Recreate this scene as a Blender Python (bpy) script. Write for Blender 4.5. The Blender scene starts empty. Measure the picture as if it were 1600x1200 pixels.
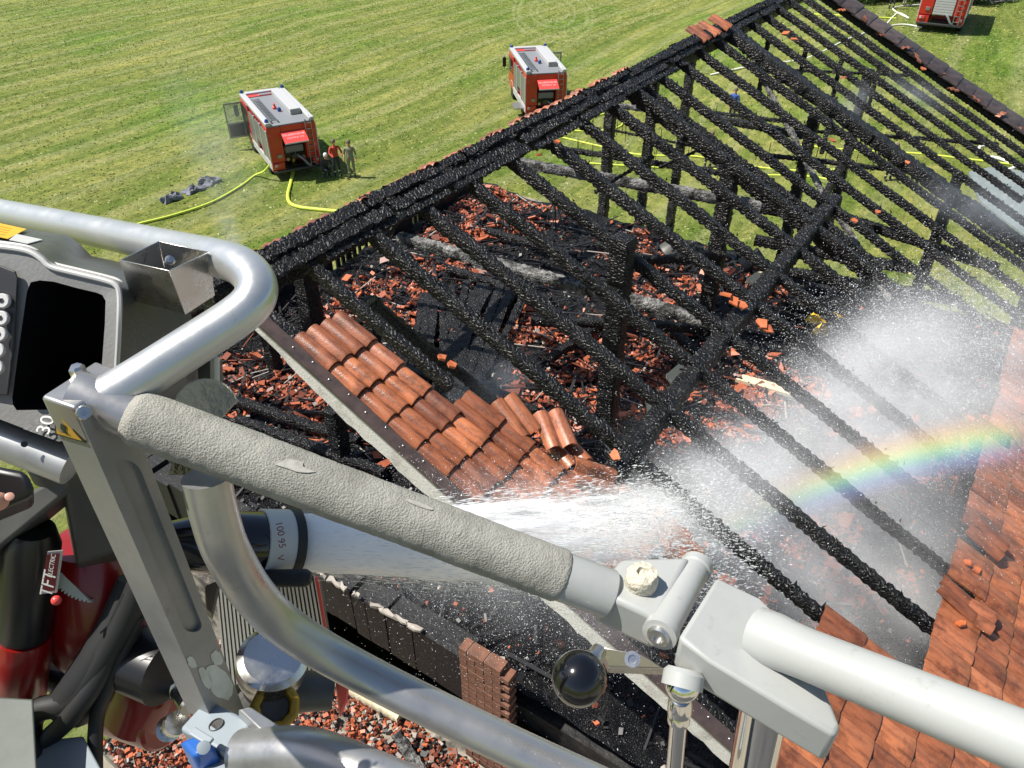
import bpy, bmesh, math, random
from mathutils import Vector, Matrix, Quaternion, noise

random.seed(7)
SC = bpy.context.scene
COL = SC.collection
rad = math.radians

# ---------------------------------------------------------------- camera, sky, sun, exposure
UP_C = Vector((0, -.8, -.6))
AX = Vector((.56, -.503, .67)); AX -= UP_C * AX.dot(UP_C); AX.normalize()
AY = UP_C.cross(AX)
RW = Matrix((AX, AY, UP_C))                    # camera (right, down, forward) -> world
CAM = Vector((-3.45, -5.41, 13.0))
cd = bpy.data.cameras.new('camera'); cam = bpy.data.objects.new('camera', cd); COL.objects.link(cam)
right, down, fwd = RW @ Vector((1, 0, 0)), RW @ Vector((0, 1, 0)), RW @ Vector((0, 0, 1))
rot = Matrix((right, -down, -fwd)).transposed()
cam.matrix_world = Matrix.Translation(CAM) @ rot.to_4x4()
cd.sensor_width = 36; cd.lens = 27; cd.clip_start = .05; cd.clip_end = 3000
SC.camera = cam

LIGHT = Vector((.278, -.428, -.860)).normalized()   # the way sunlight travels
w = bpy.data.worlds.new('World'); SC.world = w; w.use_nodes = True
nt = w.node_tree; nt.nodes.clear()
sky = nt.nodes.new('ShaderNodeTexSky'); sky.sky_type = 'NISHITA'; sky.sun_disc = False
sky.sun_elevation = math.asin(-LIGHT.z); sky.sun_rotation = math.atan2(-LIGHT.x, -LIGHT.y)
bg = nt.nodes.new('ShaderNodeBackground'); bg.inputs[1].default_value = .075
wo = nt.nodes.new('ShaderNodeOutputWorld')
nt.links.new(sky.outputs[0], bg.inputs[0]); nt.links.new(bg.outputs[0], wo.inputs[0])
sd = bpy.data.lights.new('sun', 'SUN'); sd.energy = 4.6; sd.angle = rad(.5); sd.color = (1, .95, .87)
sun = bpy.data.objects.new('sun', sd); COL.objects.link(sun)
sun.rotation_euler = LIGHT.to_track_quat('-Z', 'Y').to_euler(); sun.location = (0, 0, 40)
SC.view_settings.view_transform = 'Standard'; SC.view_settings.look = 'None'
SC.view_settings.exposure = .75; SC.view_settings.gamma = 1
SC.view_settings.use_curve_mapping = False
SC.render.engine = 'CYCLES'
SC.cycles.use_denoising = True
SC.cycles.volume_bounces = 2; SC.cycles.max_bounces = 6; SC.cycles.transparent_max_bounces = 16
SC.cycles.volume_step_rate = 2.0

# ---------------------------------------------------------------- placing helpers
RIDGE = 9.78; TN = .475; GZ = -1.0; FLOOR = 5.68
def ray(px, py): return RW @ Vector(((px - 800) / 1200, (py - 600) / 1200, 1))
def P(px, py, d): return CAM + ray(px, py) * d
def onz(px, py, z):
    r = ray(px, py); return CAM + r * ((z - CAM.z) / r.z)
def roofpt(x, s, off=0):                       # near slope: x along the ridge, s metres down from it
    c = 1 / math.sqrt(1 + TN * TN)
    return Vector((x, -s * c - off * TN * c, RIDGE - s * TN * c + off * c))
def sstep(a, b, x):
    t = max(0, min(1, (x - a) / (b - a))); return t * t * (3 - 2 * t)
def ground(x, y): return GZ + 3.3 * sstep(30, 51, x) * sstep(22, 6, y)
def ongr(px, py):
    p = onz(px, py, GZ)
    for _ in range(12): p = onz(px, py, ground(p.x, p.y))
    return p

# ---------------------------------------------------------------- materials
MATS = {}
def mat(name, col=(.5, .5, .5), rough=.5, metal=0, spec=.5, bump=None, var=None, emit=None, alpha=None, coat=0):
    """bump=(scale, strength, detail); var=(scale, colour2, low, high[, stretch])"""
    m = bpy.data.materials.new(name); m.use_nodes = True; MATS[name] = m
    n = m.node_tree.nodes; l = m.node_tree.links; b = n['Principled BSDF']
    b.inputs['Base Color'].default_value = (*col, 1); b.inputs['Roughness'].default_value = rough
    b.inputs['Metallic'].default_value = metal; b.inputs['Specular IOR Level'].default_value = spec
    if coat: b.inputs['Coat Weight'].default_value = coat; b.inputs['Coat Roughness'].default_value = .1
    tc = n.new('ShaderNodeTexCoord')
    src = tc.outputs['Object']
    if var:
        mp = n.new('ShaderNodeMapping'); l.new(src, mp.inputs[0])
        if len(var) > 4: mp.inputs['Scale'].default_value = var[4]
        nz = n.new('ShaderNodeTexNoise'); nz.inputs['Scale'].default_value = var[0]; nz.inputs['Detail'].default_value = 6
        nz.inputs['Roughness'].default_value = .65
        l.new(mp.outputs[0], nz.inputs[0])
        rp = n.new('ShaderNodeValToRGB'); rp.color_ramp.elements[0].position = var[2]; rp.color_ramp.elements[1].position = var[3]
        rp.color_ramp.elements[0].color = (*col, 1); rp.color_ramp.elements[1].color = (*var[1], 1)
        l.new(nz.outputs[0], rp.inputs[0]); l.new(rp.outputs[0], b.inputs['Base Color'])
    if bump:
        nb = n.new('ShaderNodeTexNoise'); nb.inputs['Scale'].default_value = bump[0]; nb.inputs['Detail'].default_value = bump[2]
        l.new(src, nb.inputs[0])
        bp = n.new('ShaderNodeBump'); bp.inputs['Strength'].default_value = bump[1]; bp.inputs['Distance'].default_value = .02
        l.new(nb.outputs[0], bp.inputs['Height']); l.new(bp.outputs[0], b.inputs['Normal'])
    return m

def char_mat(name, dark, ash, lo, hi, scale=26, rough=.5):
    m = mat(name, dark, rough, spec=.4); n = m.node_tree.nodes; l = m.node_tree.links; b = n['Principled BSDF']
    tc = n.new('ShaderNodeTexCoord')
    nz = n.new('ShaderNodeTexNoise'); nz.inputs['Scale'].default_value = 5; nz.inputs['Detail'].default_value = 8; nz.inputs['Roughness'].default_value = .75
    l.new(tc.outputs['Object'], nz.inputs[0])
    rp = n.new('ShaderNodeValToRGB'); e = rp.color_ramp.elements
    e[0].position = lo; e[0].color = (*dark, 1); e[1].position = hi; e[1].color = (*ash, 1)
    l.new(nz.outputs[0], rp.inputs[0]); l.new(rp.outputs[0], b.inputs['Base Color'])
    vo = n.new('ShaderNodeTexVoronoi'); vo.feature = 'DISTANCE_TO_EDGE'; vo.inputs['Scale'].default_value = scale
    l.new(tc.outputs['Object'], vo.inputs[0])
    cl = n.new('ShaderNodeMath'); cl.operation = 'MINIMUM'; cl.inputs[1].default_value = .22; l.new(vo.outputs[0], cl.inputs[0])
    n2 = n.new('ShaderNodeTexNoise'); n2.inputs['Scale'].default_value = 60; n2.inputs['Detail'].default_value = 4; l.new(tc.outputs['Object'], n2.inputs[0])
    ad = n.new('ShaderNodeMath'); ad.operation = 'MULTIPLY_ADD'; ad.inputs[1].default_value = .18
    l.new(n2.outputs[0], ad.inputs[0]); l.new(cl.outputs[0], ad.inputs[2])
    bp = n.new('ShaderNodeBump'); bp.inputs['Strength'].default_value = 1; bp.inputs['Distance'].default_value = .05
    l.new(ad.outputs[0], bp.inputs['Height']); l.new(bp.outputs[0], b.inputs['Normal'])
    return m

char_mat('char', (.0035, .0035, .004), (.024, .023, .022), .45, .85, 24, .42)
char_mat('char_ash', (.012, .012, .012), (.36, .355, .34), .42, .70, 16, .8)
char_mat('char_floor', (.004, .004, .005), (.03, .028, .027), .45, .8, 38, .3)
mat('char_plain', (.008, .008, .009), .55, bump=(14, .7, 6), var=(4, (.03, .028, .026), .45, .75))
mat('burnt_wood', (.006, .0055, .005), .5, var=(7, (.20, .09, .04), .66, .78), bump=(30, .9, 6))
mat('tile', (.36, .128, .060), .42, var=(10, (.09, .03, .018), .45, .75, (1.5, .4, 1)), bump=(60, .15, 5))
mat('tile_wet', (.40, .142, .062), .34, var=(11, (.10, .034, .018), .45, .75, (1.6, .35, 1)), bump=(60, .15, 5))
mat('tile_orange', (.46, .12, .036), .55, var=(8, (.22, .06, .03), .45, .75), bump=(30, .3, 4))
mat('tile_dark', (.085, .060, .050), .5, var=(5, (.035, .03, .03), .4, .65), bump=(30, .3, 4))
mat('shard_red', (.50, .135, .055), .5, var=(2.5, (.30, .085, .045), .35, .7))
mat('shard_dark', (.17, .05, .028), .5)
mat('shard_black', (.014, .014, .015), .45)
mat('shard_pale', (.32, .29, .25), .8)
mat('plaster', (.55, .53, .48), .9, var=(6, (.28, .26, .23), .45, .75), bump=(40, .4, 5))
mat('plaster_dirty', (.30, .27, .22), .9, var=(3, (.05, .045, .04), .4, .6), bump=(25, .5, 5))
mat('brick', (.20, .085, .048), .8, var=(9, (.09, .045, .03), .4, .7), bump=(60, .4, 4))
mat('mortar', (.30, .26, .22), .9)
mat('trim_brown', (.075, .052, .045), .35, var=(8, (.04, .03, .028), .4, .7))
mat('verge_white', (.56, .55, .50), .7, var=(6, (.30, .28, .25), .5, .75), bump=(50, .3, 4))
mat('aluminium', (.52, .535, .53), .36, .7, var=(14, (.48, .49, .49), .4, .7))
mat('aluminium_dull', (.40, .40, .395), .33, .75, var=(12, (.44, .44, .43), .4, .7))
mat('post_grey', (.30, .30, .30), .42, .5, var=(5, (.24, .245, .25), .4, .65))
mat('steel', (.62, .61, .58), .28, 1, var=(8, (.50, .48, .44), .4, .7))
mat('chrome', (.8, .8, .78), .08, 1)
mat('paint_white', (.355, .365, .35), .36, var=(12, (.32, .33, .315), .45, .7), coat=.2)
mat('paint_scuff', (.50, .46, .36), .6, bump=(90, .5, 4))
mat('foam', (.33, .322, .282), .95, spec=.2, var=(26, (.21, .204, .176), .42, .72), bump=(420, .35, 4))
mat('foam_worn', (.40, .39, .35), .9, var=(90, (.28, .27, .23), .4, .7))
mat('console', (.052, .056, .054), .42, bump=(220, .06, 2), var=(3, (.06, .064, .062), .4, .6))
mat('console_bezel', (.21, .21, .20), .5, bump=(220, .06, 2))
mat('console_edge', (.46, .46, .44), .4)
mat('black', (.008, .008, .009), .35)
mat('black_gloss', (.004, .004, .005), .12, coat=.4)
mat('rubber', (.012, .012, .013), .6)
mat('dark_metal', (.05, .05, .052), .45, .4)
mat('gunmetal', (.10, .098, .092), .5, .3, var=(6, (.06, .06, .058), .4, .7))
mat('label_yellow', (.75, .42, .02), .5)
mat('warn_yellow', (.48, .28, .03), .5)
mat('label_white', (.52, .52, .50), .5)
mat('label_red', (.22, .03, .03), .5)
mat('truck_red', (.46, .022, .016), .28, coat=.4)
mat('truck_red_bright', (.62, .06, .05), .35)
mat('truck_white', (.43, .43, .425), .35)
mat('truck_grey', (.19, .20, .21), .5)
mat('shutter', (.27, .28, .27), .35, .6)
mat('glass', (.02, .025, .03), .08)
mat('beacon', (.02, .05, .22), .2)
mat('monitor_red', (.22, .006, .006), .3, coat=.3)
mat('gear_white', (.62, .64, .54), .5)
mat('box_blue_grey', (.24, .28, .31), .5)
mat('plate_green', (.09, .105, .09), .6, var=(9, (.06, .07, .06), .4, .7))
mat('painted_void_dark', (.005, .005, .0055), .6, bump=(20, .5, 5))
mat('sunlit_bare_metal', (.62, .62, .58), .5, var=(30, (.45, .46, .36), .4, .7))
mat('socket_blue', (.02, .10, .36), .35)
mat('yellow_brass', (.36, .22, .012), .45, .2, var=(20, (.26, .16, .02), .4, .7))
mat('hose', (.56, .66, .07), .6)
mat('hose_white', (.66, .66, .60), .7)
mat('skin', (.52, .25, .17), .5)
mat('nail', (.50, .27, .20), .4)
mat('cloth_red', (.42, .05, .025), .8)
mat('cloth_dark', (.025, .028, .035), .8)
mat('cloth_olive', (.20, .19, .13), .85)
mat('cloth_blue', (.03, .08, .30), .8)
mat('cloth_band', (.6, .62, .45), .6)
mat('hair', (.14, .10, .07), .8)
mat('helmet_white', (.65, .65, .6), .35)
mat('cloth_grey', (.17, .18, .21), .85, var=(6, (.07, .075, .09), .45, .6))
mat('tarp_yellow', (.80, .48, .02), .5)
mat('insulation', (.62, .55, .36), .9, bump=(40, .4, 4))
mat('tarp_grey', (.19, .22, .215), .6, var=(2, (.15, .175, .175), .4, .6))
mat('hedge_leaf', (.07, .12, .035), .6)
mat('hedge_leaf_pale', (.13, .19, .05), .6)
mat('added_yard', (.20, .18, .145), .95, var=(1.3, (.30, .27, .19), .4, .65), bump=(9, .8, 8))
mat('grass_blade', (.20, .235, .055), .8)
mat('grass_blade_dark', (.14, .175, .036), .8)
mat('grass_blade_pale', (.34, .33, .15), .8)
mat('bark', (.08, .06, .045), .9)
mat('path_pale', (.42, .40, .36), .9, var=(1.5, (.32, .30, .27), .4, .6))

def tile_vary(name):
    m = MATS[name]; n = m.node_tree.nodes; l = m.node_tree.links; b = n['Principled BSDF']; src = b.inputs['Base Color'].links[0].from_socket
    oi = n.new('ShaderNodeObjectInfo'); rp = n.new('ShaderNodeValToRGB'); e = rp.color_ramp.elements
    e[0].color = (.55, .5, .5, 1); e[1].color = (1.25, 1.2, 1.15, 1); l.new(oi.outputs['Random'], rp.inputs[0])
    geo = n.new('ShaderNodeNewGeometry'); nz = n.new('ShaderNodeTexNoise'); nz.inputs['Scale'].default_value = 3.5; nz.inputs['Detail'].default_value = 7; nz.inputs['Roughness'].default_value = .7
    l.new(geo.outputs['Position'], nz.inputs[0]); r2 = n.new('ShaderNodeValToRGB'); e = r2.color_ramp.elements
    e[0].position = .34; e[0].color = (.42, .41, .42, 1); e[1].position = .52; e[1].color = (1, 1, 1, 1); l.new(nz.outputs[0], r2.inputs[0])
    def mul(x, y):
        q = n.new('ShaderNodeMix'); q.data_type = 'RGBA'; q.blend_type = 'MULTIPLY'; q.inputs[0].default_value = 1; l.new(x, q.inputs[6]); l.new(y, q.inputs[7]); return q.outputs[2]
    l.new(mul(mul(src, rp.outputs[0]), r2.outputs[0]), b.inputs['Base Color'])
for t_ in ('tile', 'tile_wet', 'tile_dark'): tile_vary(t_)
def worn(name, scale, lo, hi, dirt):
    """uneven gloss and smudges on handled metal"""
    m = MATS[name]; n = m.node_tree.nodes; l = m.node_tree.links; b = n['Principled BSDF']; src = b.inputs['Base Color'].links[0].from_socket
    geo = n.new('ShaderNodeNewGeometry')
    nz = n.new('ShaderNodeTexNoise'); nz.inputs['Scale'].default_value = scale; nz.inputs['Detail'].default_value = 8; nz.inputs['Roughness'].default_value = .7; l.new(geo.outputs['Position'], nz.inputs[0])
    mr = n.new('ShaderNodeMapRange'); mr.inputs[1].default_value = .3; mr.inputs[2].default_value = .7; mr.inputs[3].default_value = lo; mr.inputs[4].default_value = hi; l.new(nz.outputs[0], mr.inputs[0]); l.new(mr.outputs[0], b.inputs['Roughness'])
    n2 = n.new('ShaderNodeTexNoise'); n2.inputs['Scale'].default_value = scale * 2.3; n2.inputs['Detail'].default_value = 9; n2.inputs['Roughness'].default_value = .75; l.new(geo.outputs['Position'], n2.inputs[0])
    m2 = n.new('ShaderNodeMapRange'); m2.inputs[1].default_value = .58; m2.inputs[2].default_value = .72; m2.inputs[3].default_value = 0; m2.inputs[4].default_value = .55; l.new(n2.outputs[0], m2.inputs[0])
    q = n.new('ShaderNodeMix'); q.data_type = 'RGBA'; l.new(m2.outputs[0], q.inputs[0]); l.new(src, q.inputs[6]); q.inputs[7].default_value = (*dirt, 1); l.new(q.outputs[2], b.inputs['Base Color'])
worn('aluminium', 14, .26, .5, (.30, .29, .27)); worn('paint_white', 12, .26, .5, (.22, .21, .18)); worn('post_grey', 12, .3, .6, (.18, .175, .16)); worn('aluminium_dull', 14, .22, .48, (.24, .235, .22)); worn('console', 10, .3, .55, (.09, .09, .085)); worn('steel', 18, .16, .42, (.36, .34, .30))

def grass_mat():
    m = mat('grass', (.1, .13, .03), .85, spec=.15); n = m.node_tree.nodes; l = m.node_tree.links; b = n['Principled BSDF']
    geo = n.new('ShaderNodeNewGeometry')
    def mapped(rotz, sc):
        mp = n.new('ShaderNodeMapping'); mp.inputs['Rotation'].default_value = (0, 0, rotz); mp.inputs['Scale'].default_value = sc
        l.new(wrp.outputs[0], mp.inputs[0]); return mp
    wn = n.new('ShaderNodeTexNoise'); wn.inputs['Scale'].default_value = .028; wn.inputs['Detail'].default_value = 2; l.new(geo.outputs[0], wn.inputs[0])
    wrp = n.new('ShaderNodeVectorMath'); wrp.operation = 'MULTIPLY_ADD'
    wrp.inputs[1].default_value = (7, 7, 0); l.new(wn.outputs['Color'], wrp.inputs[0]); l.new(geo.outputs[0], wrp.inputs[2])
    def nz(mp, s, d=4, r=.6):
        t = n.new('ShaderNodeTexNoise'); t.inputs['Scale'].default_value = s; t.inputs['Detail'].default_value = d; t.inputs['Roughness'].default_value = r
        l.new(mp.outputs[0], t.inputs[0]); return t
    a = rad(-11.5)
    swath = nz(mapped(a, (.02, .30, 1)), 1, 3, .6)        # broad mowing strips
    fine = nz(mapped(a, (.30, 1.5, 1)), 1, 6, .75)
    clump = nz(geo, 2.6, 8, .8)
    patch = nz(geo, .10, 4, .65)
    def ramp(src, stops):
        r = n.new('ShaderNodeValToRGB'); e = r.color_ramp.elements
        e[0].position, e[0].color = stops[0][0], (*stops[0][1], 1); e[1].position, e[1].color = stops[-1][0], (*stops[-1][1], 1)
        for p, c in stops[1:-1]: q = e.new(p); q.color = (*c, 1)
        l.new(src, r.inputs[0]); return r
    base = ramp(swath.outputs[0], [(.30, (.115, .16, .028)), (.42, (.20, .22, .058)), (.50, (.13, .175, .032)), (.58, (.235, .25, .072)), (.70, (.13, .18, .032))])
    fin = ramp(fine.outputs[0], [(.34, (.70, .78, .62)), (.5, (1, 1, 1)), (.66, (1.28, 1.2, 1.25))])
    clu = ramp(clump.outputs[0], [(.34, (.52, .58, .45)), (.5, (1, 1, 1)), (.66, (1.5, 1.38, 1.4))])
    pat = ramp(patch.outputs[0], [(.36, (.75, .98, .62)), (.50, (1.05, 1.05, 1)), (.64, (1.2, 1.14, 1.1))])
    def mul(x, y):
        q = n.new('ShaderNodeMix'); q.data_type = 'RGBA'; q.blend_type = 'MULTIPLY'; q.inputs[0].default_value = 1
        l.new(x, q.inputs[6]); l.new(y, q.inputs[7]); return q.outputs[2]
    c = mul(mul(mul(base.outputs[0], fin.outputs[0]), clu.outputs[0]), pat.outputs[0])
    def pale(c, fac, col=(.31, .315, .145)):
        q = n.new('ShaderNodeMix'); q.data_type = 'RGBA'; l.new(fac, q.inputs[0]); l.new(c, q.inputs[6]); q.inputs[7].default_value = (*col, 1); return q.outputs[2]
    # pale rows of cut grass left by the mower
    mpw = mapped(a, (.05, 1, 1)); wv = n.new('ShaderNodeTexWave'); wv.bands_direction = 'Y'; wv.inputs['Scale'].default_value = .115; wv.inputs['Distortion'].default_value = 5.5; wv.inputs['Detail'].default_value = 3; wv.inputs['Detail Scale'].default_value = .5
    l.new(mpw.outputs[0], wv.inputs[0])
    wr = n.new('ShaderNodeMapRange'); wr.inputs[1].default_value = .72; wr.inputs[2].default_value = 1; wr.inputs[3].default_value = 0; wr.inputs[4].default_value = .75; l.new(wv.outputs['Fac'], wr.inputs[0])
    wm = n.new('ShaderNodeMath'); wm.operation = 'MULTIPLY'; l.new(wr.outputs[0], wm.inputs[0])
    wk = n.new('ShaderNodeMapRange'); wk.inputs[1].default_value = .36; wk.inputs[2].default_value = .66; l.new(clump.outputs[0], wk.inputs[0]); l.new(wk.outputs[0], wm.inputs[1])
    c = pale(c, wm.outputs[0])
    # wheel loops where the mower turned
    mpl = n.new('ShaderNodeMapping'); mpl.vector_type = 'TEXTURE'; mpl.inputs['Location'].default_value = (58.5, 31.8, 0); mpl.inputs['Rotation'].default_value = (0, 0, rad(33.4)); mpl.inputs['Scale'].default_value = (3.2, 1, 1)
    l.new(geo.outputs[0], mpl.inputs[0])
    sp = n.new('ShaderNodeSeparateXYZ'); l.new(mpl.outputs[0], sp.inputs[0]); cb = n.new('ShaderNodeCombineXYZ'); l.new(sp.outputs[0], cb.inputs[0]); l.new(sp.outputs[1], cb.inputs[1])
    ln = n.new('ShaderNodeVectorMath'); ln.operation = 'LENGTH'; l.new(cb.outputs[0], ln.inputs[0])
    for r0 in (1.3, 1.9, 2.9, 3.4):
        off = n.new('ShaderNodeMath'); off.operation = 'SUBTRACT'; off.inputs[1].default_value = r0; l.new(ln.outputs['Value'], off.inputs[0])
        ab = n.new('ShaderNodeMath'); ab.operation = 'ABSOLUTE'; l.new(off.outputs[0], ab.inputs[0])
        mr = n.new('ShaderNodeMapRange'); mr.inputs[1].default_value = .03; mr.inputs[2].default_value = .19; mr.inputs[3].default_value = .75; mr.inputs[4].default_value = 0
        l.new(ab.outputs[0], mr.inputs[0]); fm_ = n.new('ShaderNodeMath'); fm_.operation = 'MULTIPLY'; l.new(mr.outputs[0], fm_.inputs[0]); l.new(wk.outputs[0], fm_.inputs[1]); c = pale(c, fm_.outputs[0], (.36, .36, .18))
    l.new(c, b.inputs['Base Color'])
    bp = n.new('ShaderNodeBump'); bp.inputs['Strength'].default_value = .9; bp.inputs['Distance'].default_value = .25
    sm = n.new('ShaderNodeMath'); sm.operation = 'ADD'; l.new(clump.outputs[0], sm.inputs[0]); l.new(fine.outputs[0], sm.inputs[1])
    l.new(sm.outputs[0], bp.inputs['Height']); l.new(bp.outputs[0], b.inputs['Normal'])
grass_mat()

def volume_mat(name, density, color, aniso=-.25, nscale=2.5, lo=.35, hi=.7, soft=1.0, ndetail=3):
    """a puff that thins towards the rim of the unit-sphere object it fills"""
    m = bpy.data.materials.new(name); m.use_nodes = True; MATS[name] = m
    n = m.node_tree.nodes; l = m.node_tree.links; n.remove(n['Principled BSDF'])
    out = n['Material Output']; pv = n.new('ShaderNodeVolumePrincipled'); l.new(pv.outputs[0], out.inputs['Volume'])
    pv.inputs['Color'].default_value = (*color, 1); pv.inputs['Anisotropy'].default_value = aniso
    tc = n.new('ShaderNodeTexCoord'); geo = n.new('ShaderNodeNewGeometry')
    ln = n.new('ShaderNodeVectorMath'); ln.operation = 'LENGTH'; l.new(tc.outputs['Object'], ln.inputs[0])
    fr = n.new('ShaderNodeMapRange'); fr.interpolation_type = 'SMOOTHSTEP'
    fr.inputs[1].default_value = 1 - soft; fr.inputs[2].default_value = .98; fr.inputs[3].default_value = 1; fr.inputs[4].default_value = 0
    l.new(ln.outputs['Value'], fr.inputs[0])
    nz = n.new('ShaderNodeTexNoise'); nz.inputs['Scale'].default_value = nscale; nz.inputs['Detail'].default_value = ndetail
    l.new(geo.outputs['Position'], nz.inputs[0])
    mr = n.new('ShaderNodeMapRange'); mr.inputs[1].default_value = lo; mr.inputs[2].default_value = hi; mr.inputs[3].default_value = 0; mr.inputs[4].default_value = density
    l.new(nz.outputs[0], mr.inputs[0])
    mu = n.new('ShaderNodeMath'); mu.operation = 'MULTIPLY'; l.new(fr.outputs[0], mu.inputs[0]); l.new(mr.outputs[0], mu.inputs[1])
    l.new(mu.outputs[0], pv.inputs['Density'])
    return m
# ---------------------------------------------------------------- mesh builder
class MB:
    def __init__(s): s.v = []; s.f = []; s.m = []; s.cur = 0
    def add(s, vs, fs):
        o = len(s.v); s.v += [tuple(v) for v in vs]; s.f += [tuple(i + o for i in f) for f in fs]; s.m += [s.cur] * len(fs); return s
    def hexa(s, t, b):                          # top ring of 4, bottom ring of 4
        return s.add(list(t) + list(b), [(0, 1, 2, 3), (7, 6, 5, 4), (0, 4, 5, 1), (1, 5, 6, 2), (2, 6, 7, 3), (3, 7, 4, 0)])
    def box(s, lo, hi):
        x0, y0, z0 = lo; x1, y1, z1 = hi
        return s.hexa([(x0, y0, z1), (x1, y0, z1), (x1, y1, z1), (x0, y1, z1)], [(x0, y0, z0), (x1, y0, z0), (x1, y1, z0), (x0, y1, z0)])
    def prism(s, poly, vec):
        n = len(poly); vec = Vector(vec); a = [Vector(p) for p in poly]
        return s.add(a + [p + vec for p in a], [tuple(range(n)), tuple(reversed(range(n, 2 * n)))] + [(i, i + n, (i + 1) % n + n, (i + 1) % n) for i in range(n)])
    def loft(s, loops, cap=True):
        n = len(loops[0]); vs = [p for L in loops for p in L]; fs = []
        for k in range(len(loops) - 1):
            for i in range(n): fs.append((k * n + i, k * n + (i + 1) % n, (k + 1) * n + (i + 1) % n, (k + 1) * n + i))
        if cap: fs += [tuple(reversed(range(n))), tuple(range((len(loops) - 1) * n, len(loops) * n))]
        return s.add(vs, fs)
    def tube(s, path, r, n=14, cap=True):
        path = [Vector(p) for p in path]; rs = r if isinstance(r, (list, tuple)) else [r] * len(path)
        loops = []; prev = None
        for i, p in enumerate(path):
            t = (path[min(i + 1, len(path) - 1)] - path[max(i - 1, 0)]).normalized()
            if prev is None: a = t.orthogonal().normalized()
            else: a = (prev - t * prev.dot(t)).normalized()
            prev = a; b = t.cross(a)
            loops.append([p + (a * math.cos(2 * math.pi * k / n) + b * math.sin(2 * math.pi * k / n)) * rs[i] for k in range(n)])
        return s.loft(loops, cap)
    def lathe(s, prof, o, axis, n=28):          # prof: (radius, height) pairs
        o = Vector(o); ax = Vector(axis).normalized(); a = ax.orthogonal().normalized(); b = ax.cross(a)
        return s.loft([[o + ax * h + (a * math.cos(2 * math.pi * k / n) + b * math.sin(2 * math.pi * k / n)) * max(r, 1e-4) for k in range(n)] for r, h in prof])
    def ball(s, c, r, n=20):
        return s.lathe([(r * math.sin(math.pi * i / 12), -r * math.cos(math.pi * i / 12)) for i in range(13)], c, (0, 0, 1), n)
    def bar(s, p0, p1, w_, h_, up=(0, 0, 1)):
        p0 = Vector(p0); p1 = Vector(p1); t = (p1 - p0).normalized(); u = Vector(up); sd_ = t.cross(u)
        if sd_.length < 1e-4: sd_ = t.orthogonal()
        sd_.normalize(); u = sd_.cross(t)
        q = lambda p, i, j: p + sd_ * i * w_ / 2 + u * j * h_ / 2
        return s.hexa([q(p0, -1, 1), q(p0, 1, 1), q(p1, 1, 1), q(p1, -1, 1)], [q(p0, -1, -1), q(p0, 1, -1), q(p1, 1, -1), q(p1, -1, -1)])
    def mesh(s, name, smooth=35):
        me = bpy.data.meshes.new(name); me.from_pydata(s.v, [], s.f)
        bm = bmesh.new(); bm.from_mesh(me); bmesh.ops.recalc_face_normals(bm, faces=bm.faces); bm.to_mesh(me); bm.free()
        me.polygons.foreach_set('material_index', s.m)
        if smooth:
            me.polygons.foreach_set('use_smooth', [True] * len(me.polygons)); me.set_sharp_from_angle(angle=rad(smooth))
        me.update(); return me
    def build(s, name, m, parent=None, smooth=35, bevel=0, local=False):
        return put(name, s.mesh(name, smooth), m, parent, bevel, local)

def put(name, me, m, parent=None, bevel=0, local=False):
    o = bpy.data.objects.new(name, me); COL.objects.link(o)
    if m and not me.materials:
        for q in (m if isinstance(m, (list, tuple)) else [m]): me.materials.append(MATS[q])
    if parent:
        o.parent = parent
        if not local: o.matrix_parent_inverse = Matrix.Translation(-anchor(parent))
    if bevel:
        b = o.modifiers.new('bevel', 'BEVEL'); b.width = bevel; b.segments = 3; b.limit_method = 'ANGLE'; b.angle_limit = rad(40); b.harden_normals = False
    return o
def anchor(o):                                          # where a parent's origin really stands
    return o.location.copy() if o.parent is None else Vector((0, 0, 0))
def tag(o, label=None, cat=None, group=None, kind=None):
    for k, v in (('label', label), ('category', cat), ('group', group), ('kind', kind)):
        if v: o[k] = v
    return o
def thing(name, label, cat, loc=(0, 0, 0), rz=0, group=None):
    o = bpy.data.objects.new(name, None); COL.objects.link(o); o.location = loc; o.rotation_euler = (0, 0, rz)
    o.empty_display_size = .2
    return tag(o, label, cat, group)
def smooth_path(pts, k=6):
    pts = [Vector(p) for p in pts]; out = []
    for i in range(len(pts) - 1):
        a, b, c, d = pts[max(i - 1, 0)], pts[i], pts[i + 1], pts[min(i + 2, len(pts) - 1)]
        for j in range(k):
            t = j / k
            out.append(.5 * ((2 * b) + (c - a) * t + (2 * a - 5 * b + 4 * c - d) * t * t + (3 * b - a - 3 * c + d) * t ** 3))
    out.append(pts[-1]); return out
def text_mesh(name, body, size, o, xd, yd, m, parent, local=False):
    c = bpy.data.curves.new(name, 'FONT'); c.body = body; c.size = size; c.align_x = 'CENTER'; c.align_y = 'CENTER'; c.extrude = size * .01
    t = bpy.data.objects.new(name, c); COL.objects.link(t)
    bpy.context.view_layer.update()
    me = bpy.data.meshes.new_from_object(t.evaluated_get(bpy.context.evaluated_depsgraph_get()))
    bpy.data.objects.remove(t); bpy.data.curves.remove(c)
    xd = Vector(xd).normalized(); yd = Vector(yd); yd = (yd - xd * yd.dot(xd)).normalized(); zd = xd.cross(yd)
    M = Matrix((xd, yd, zd)).transposed().to_4x4(); M.translation = Vector(o)
    me.transform(M); me.name = name; me.materials.clear()
    return put(name, me, m, parent, local=local)

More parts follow.
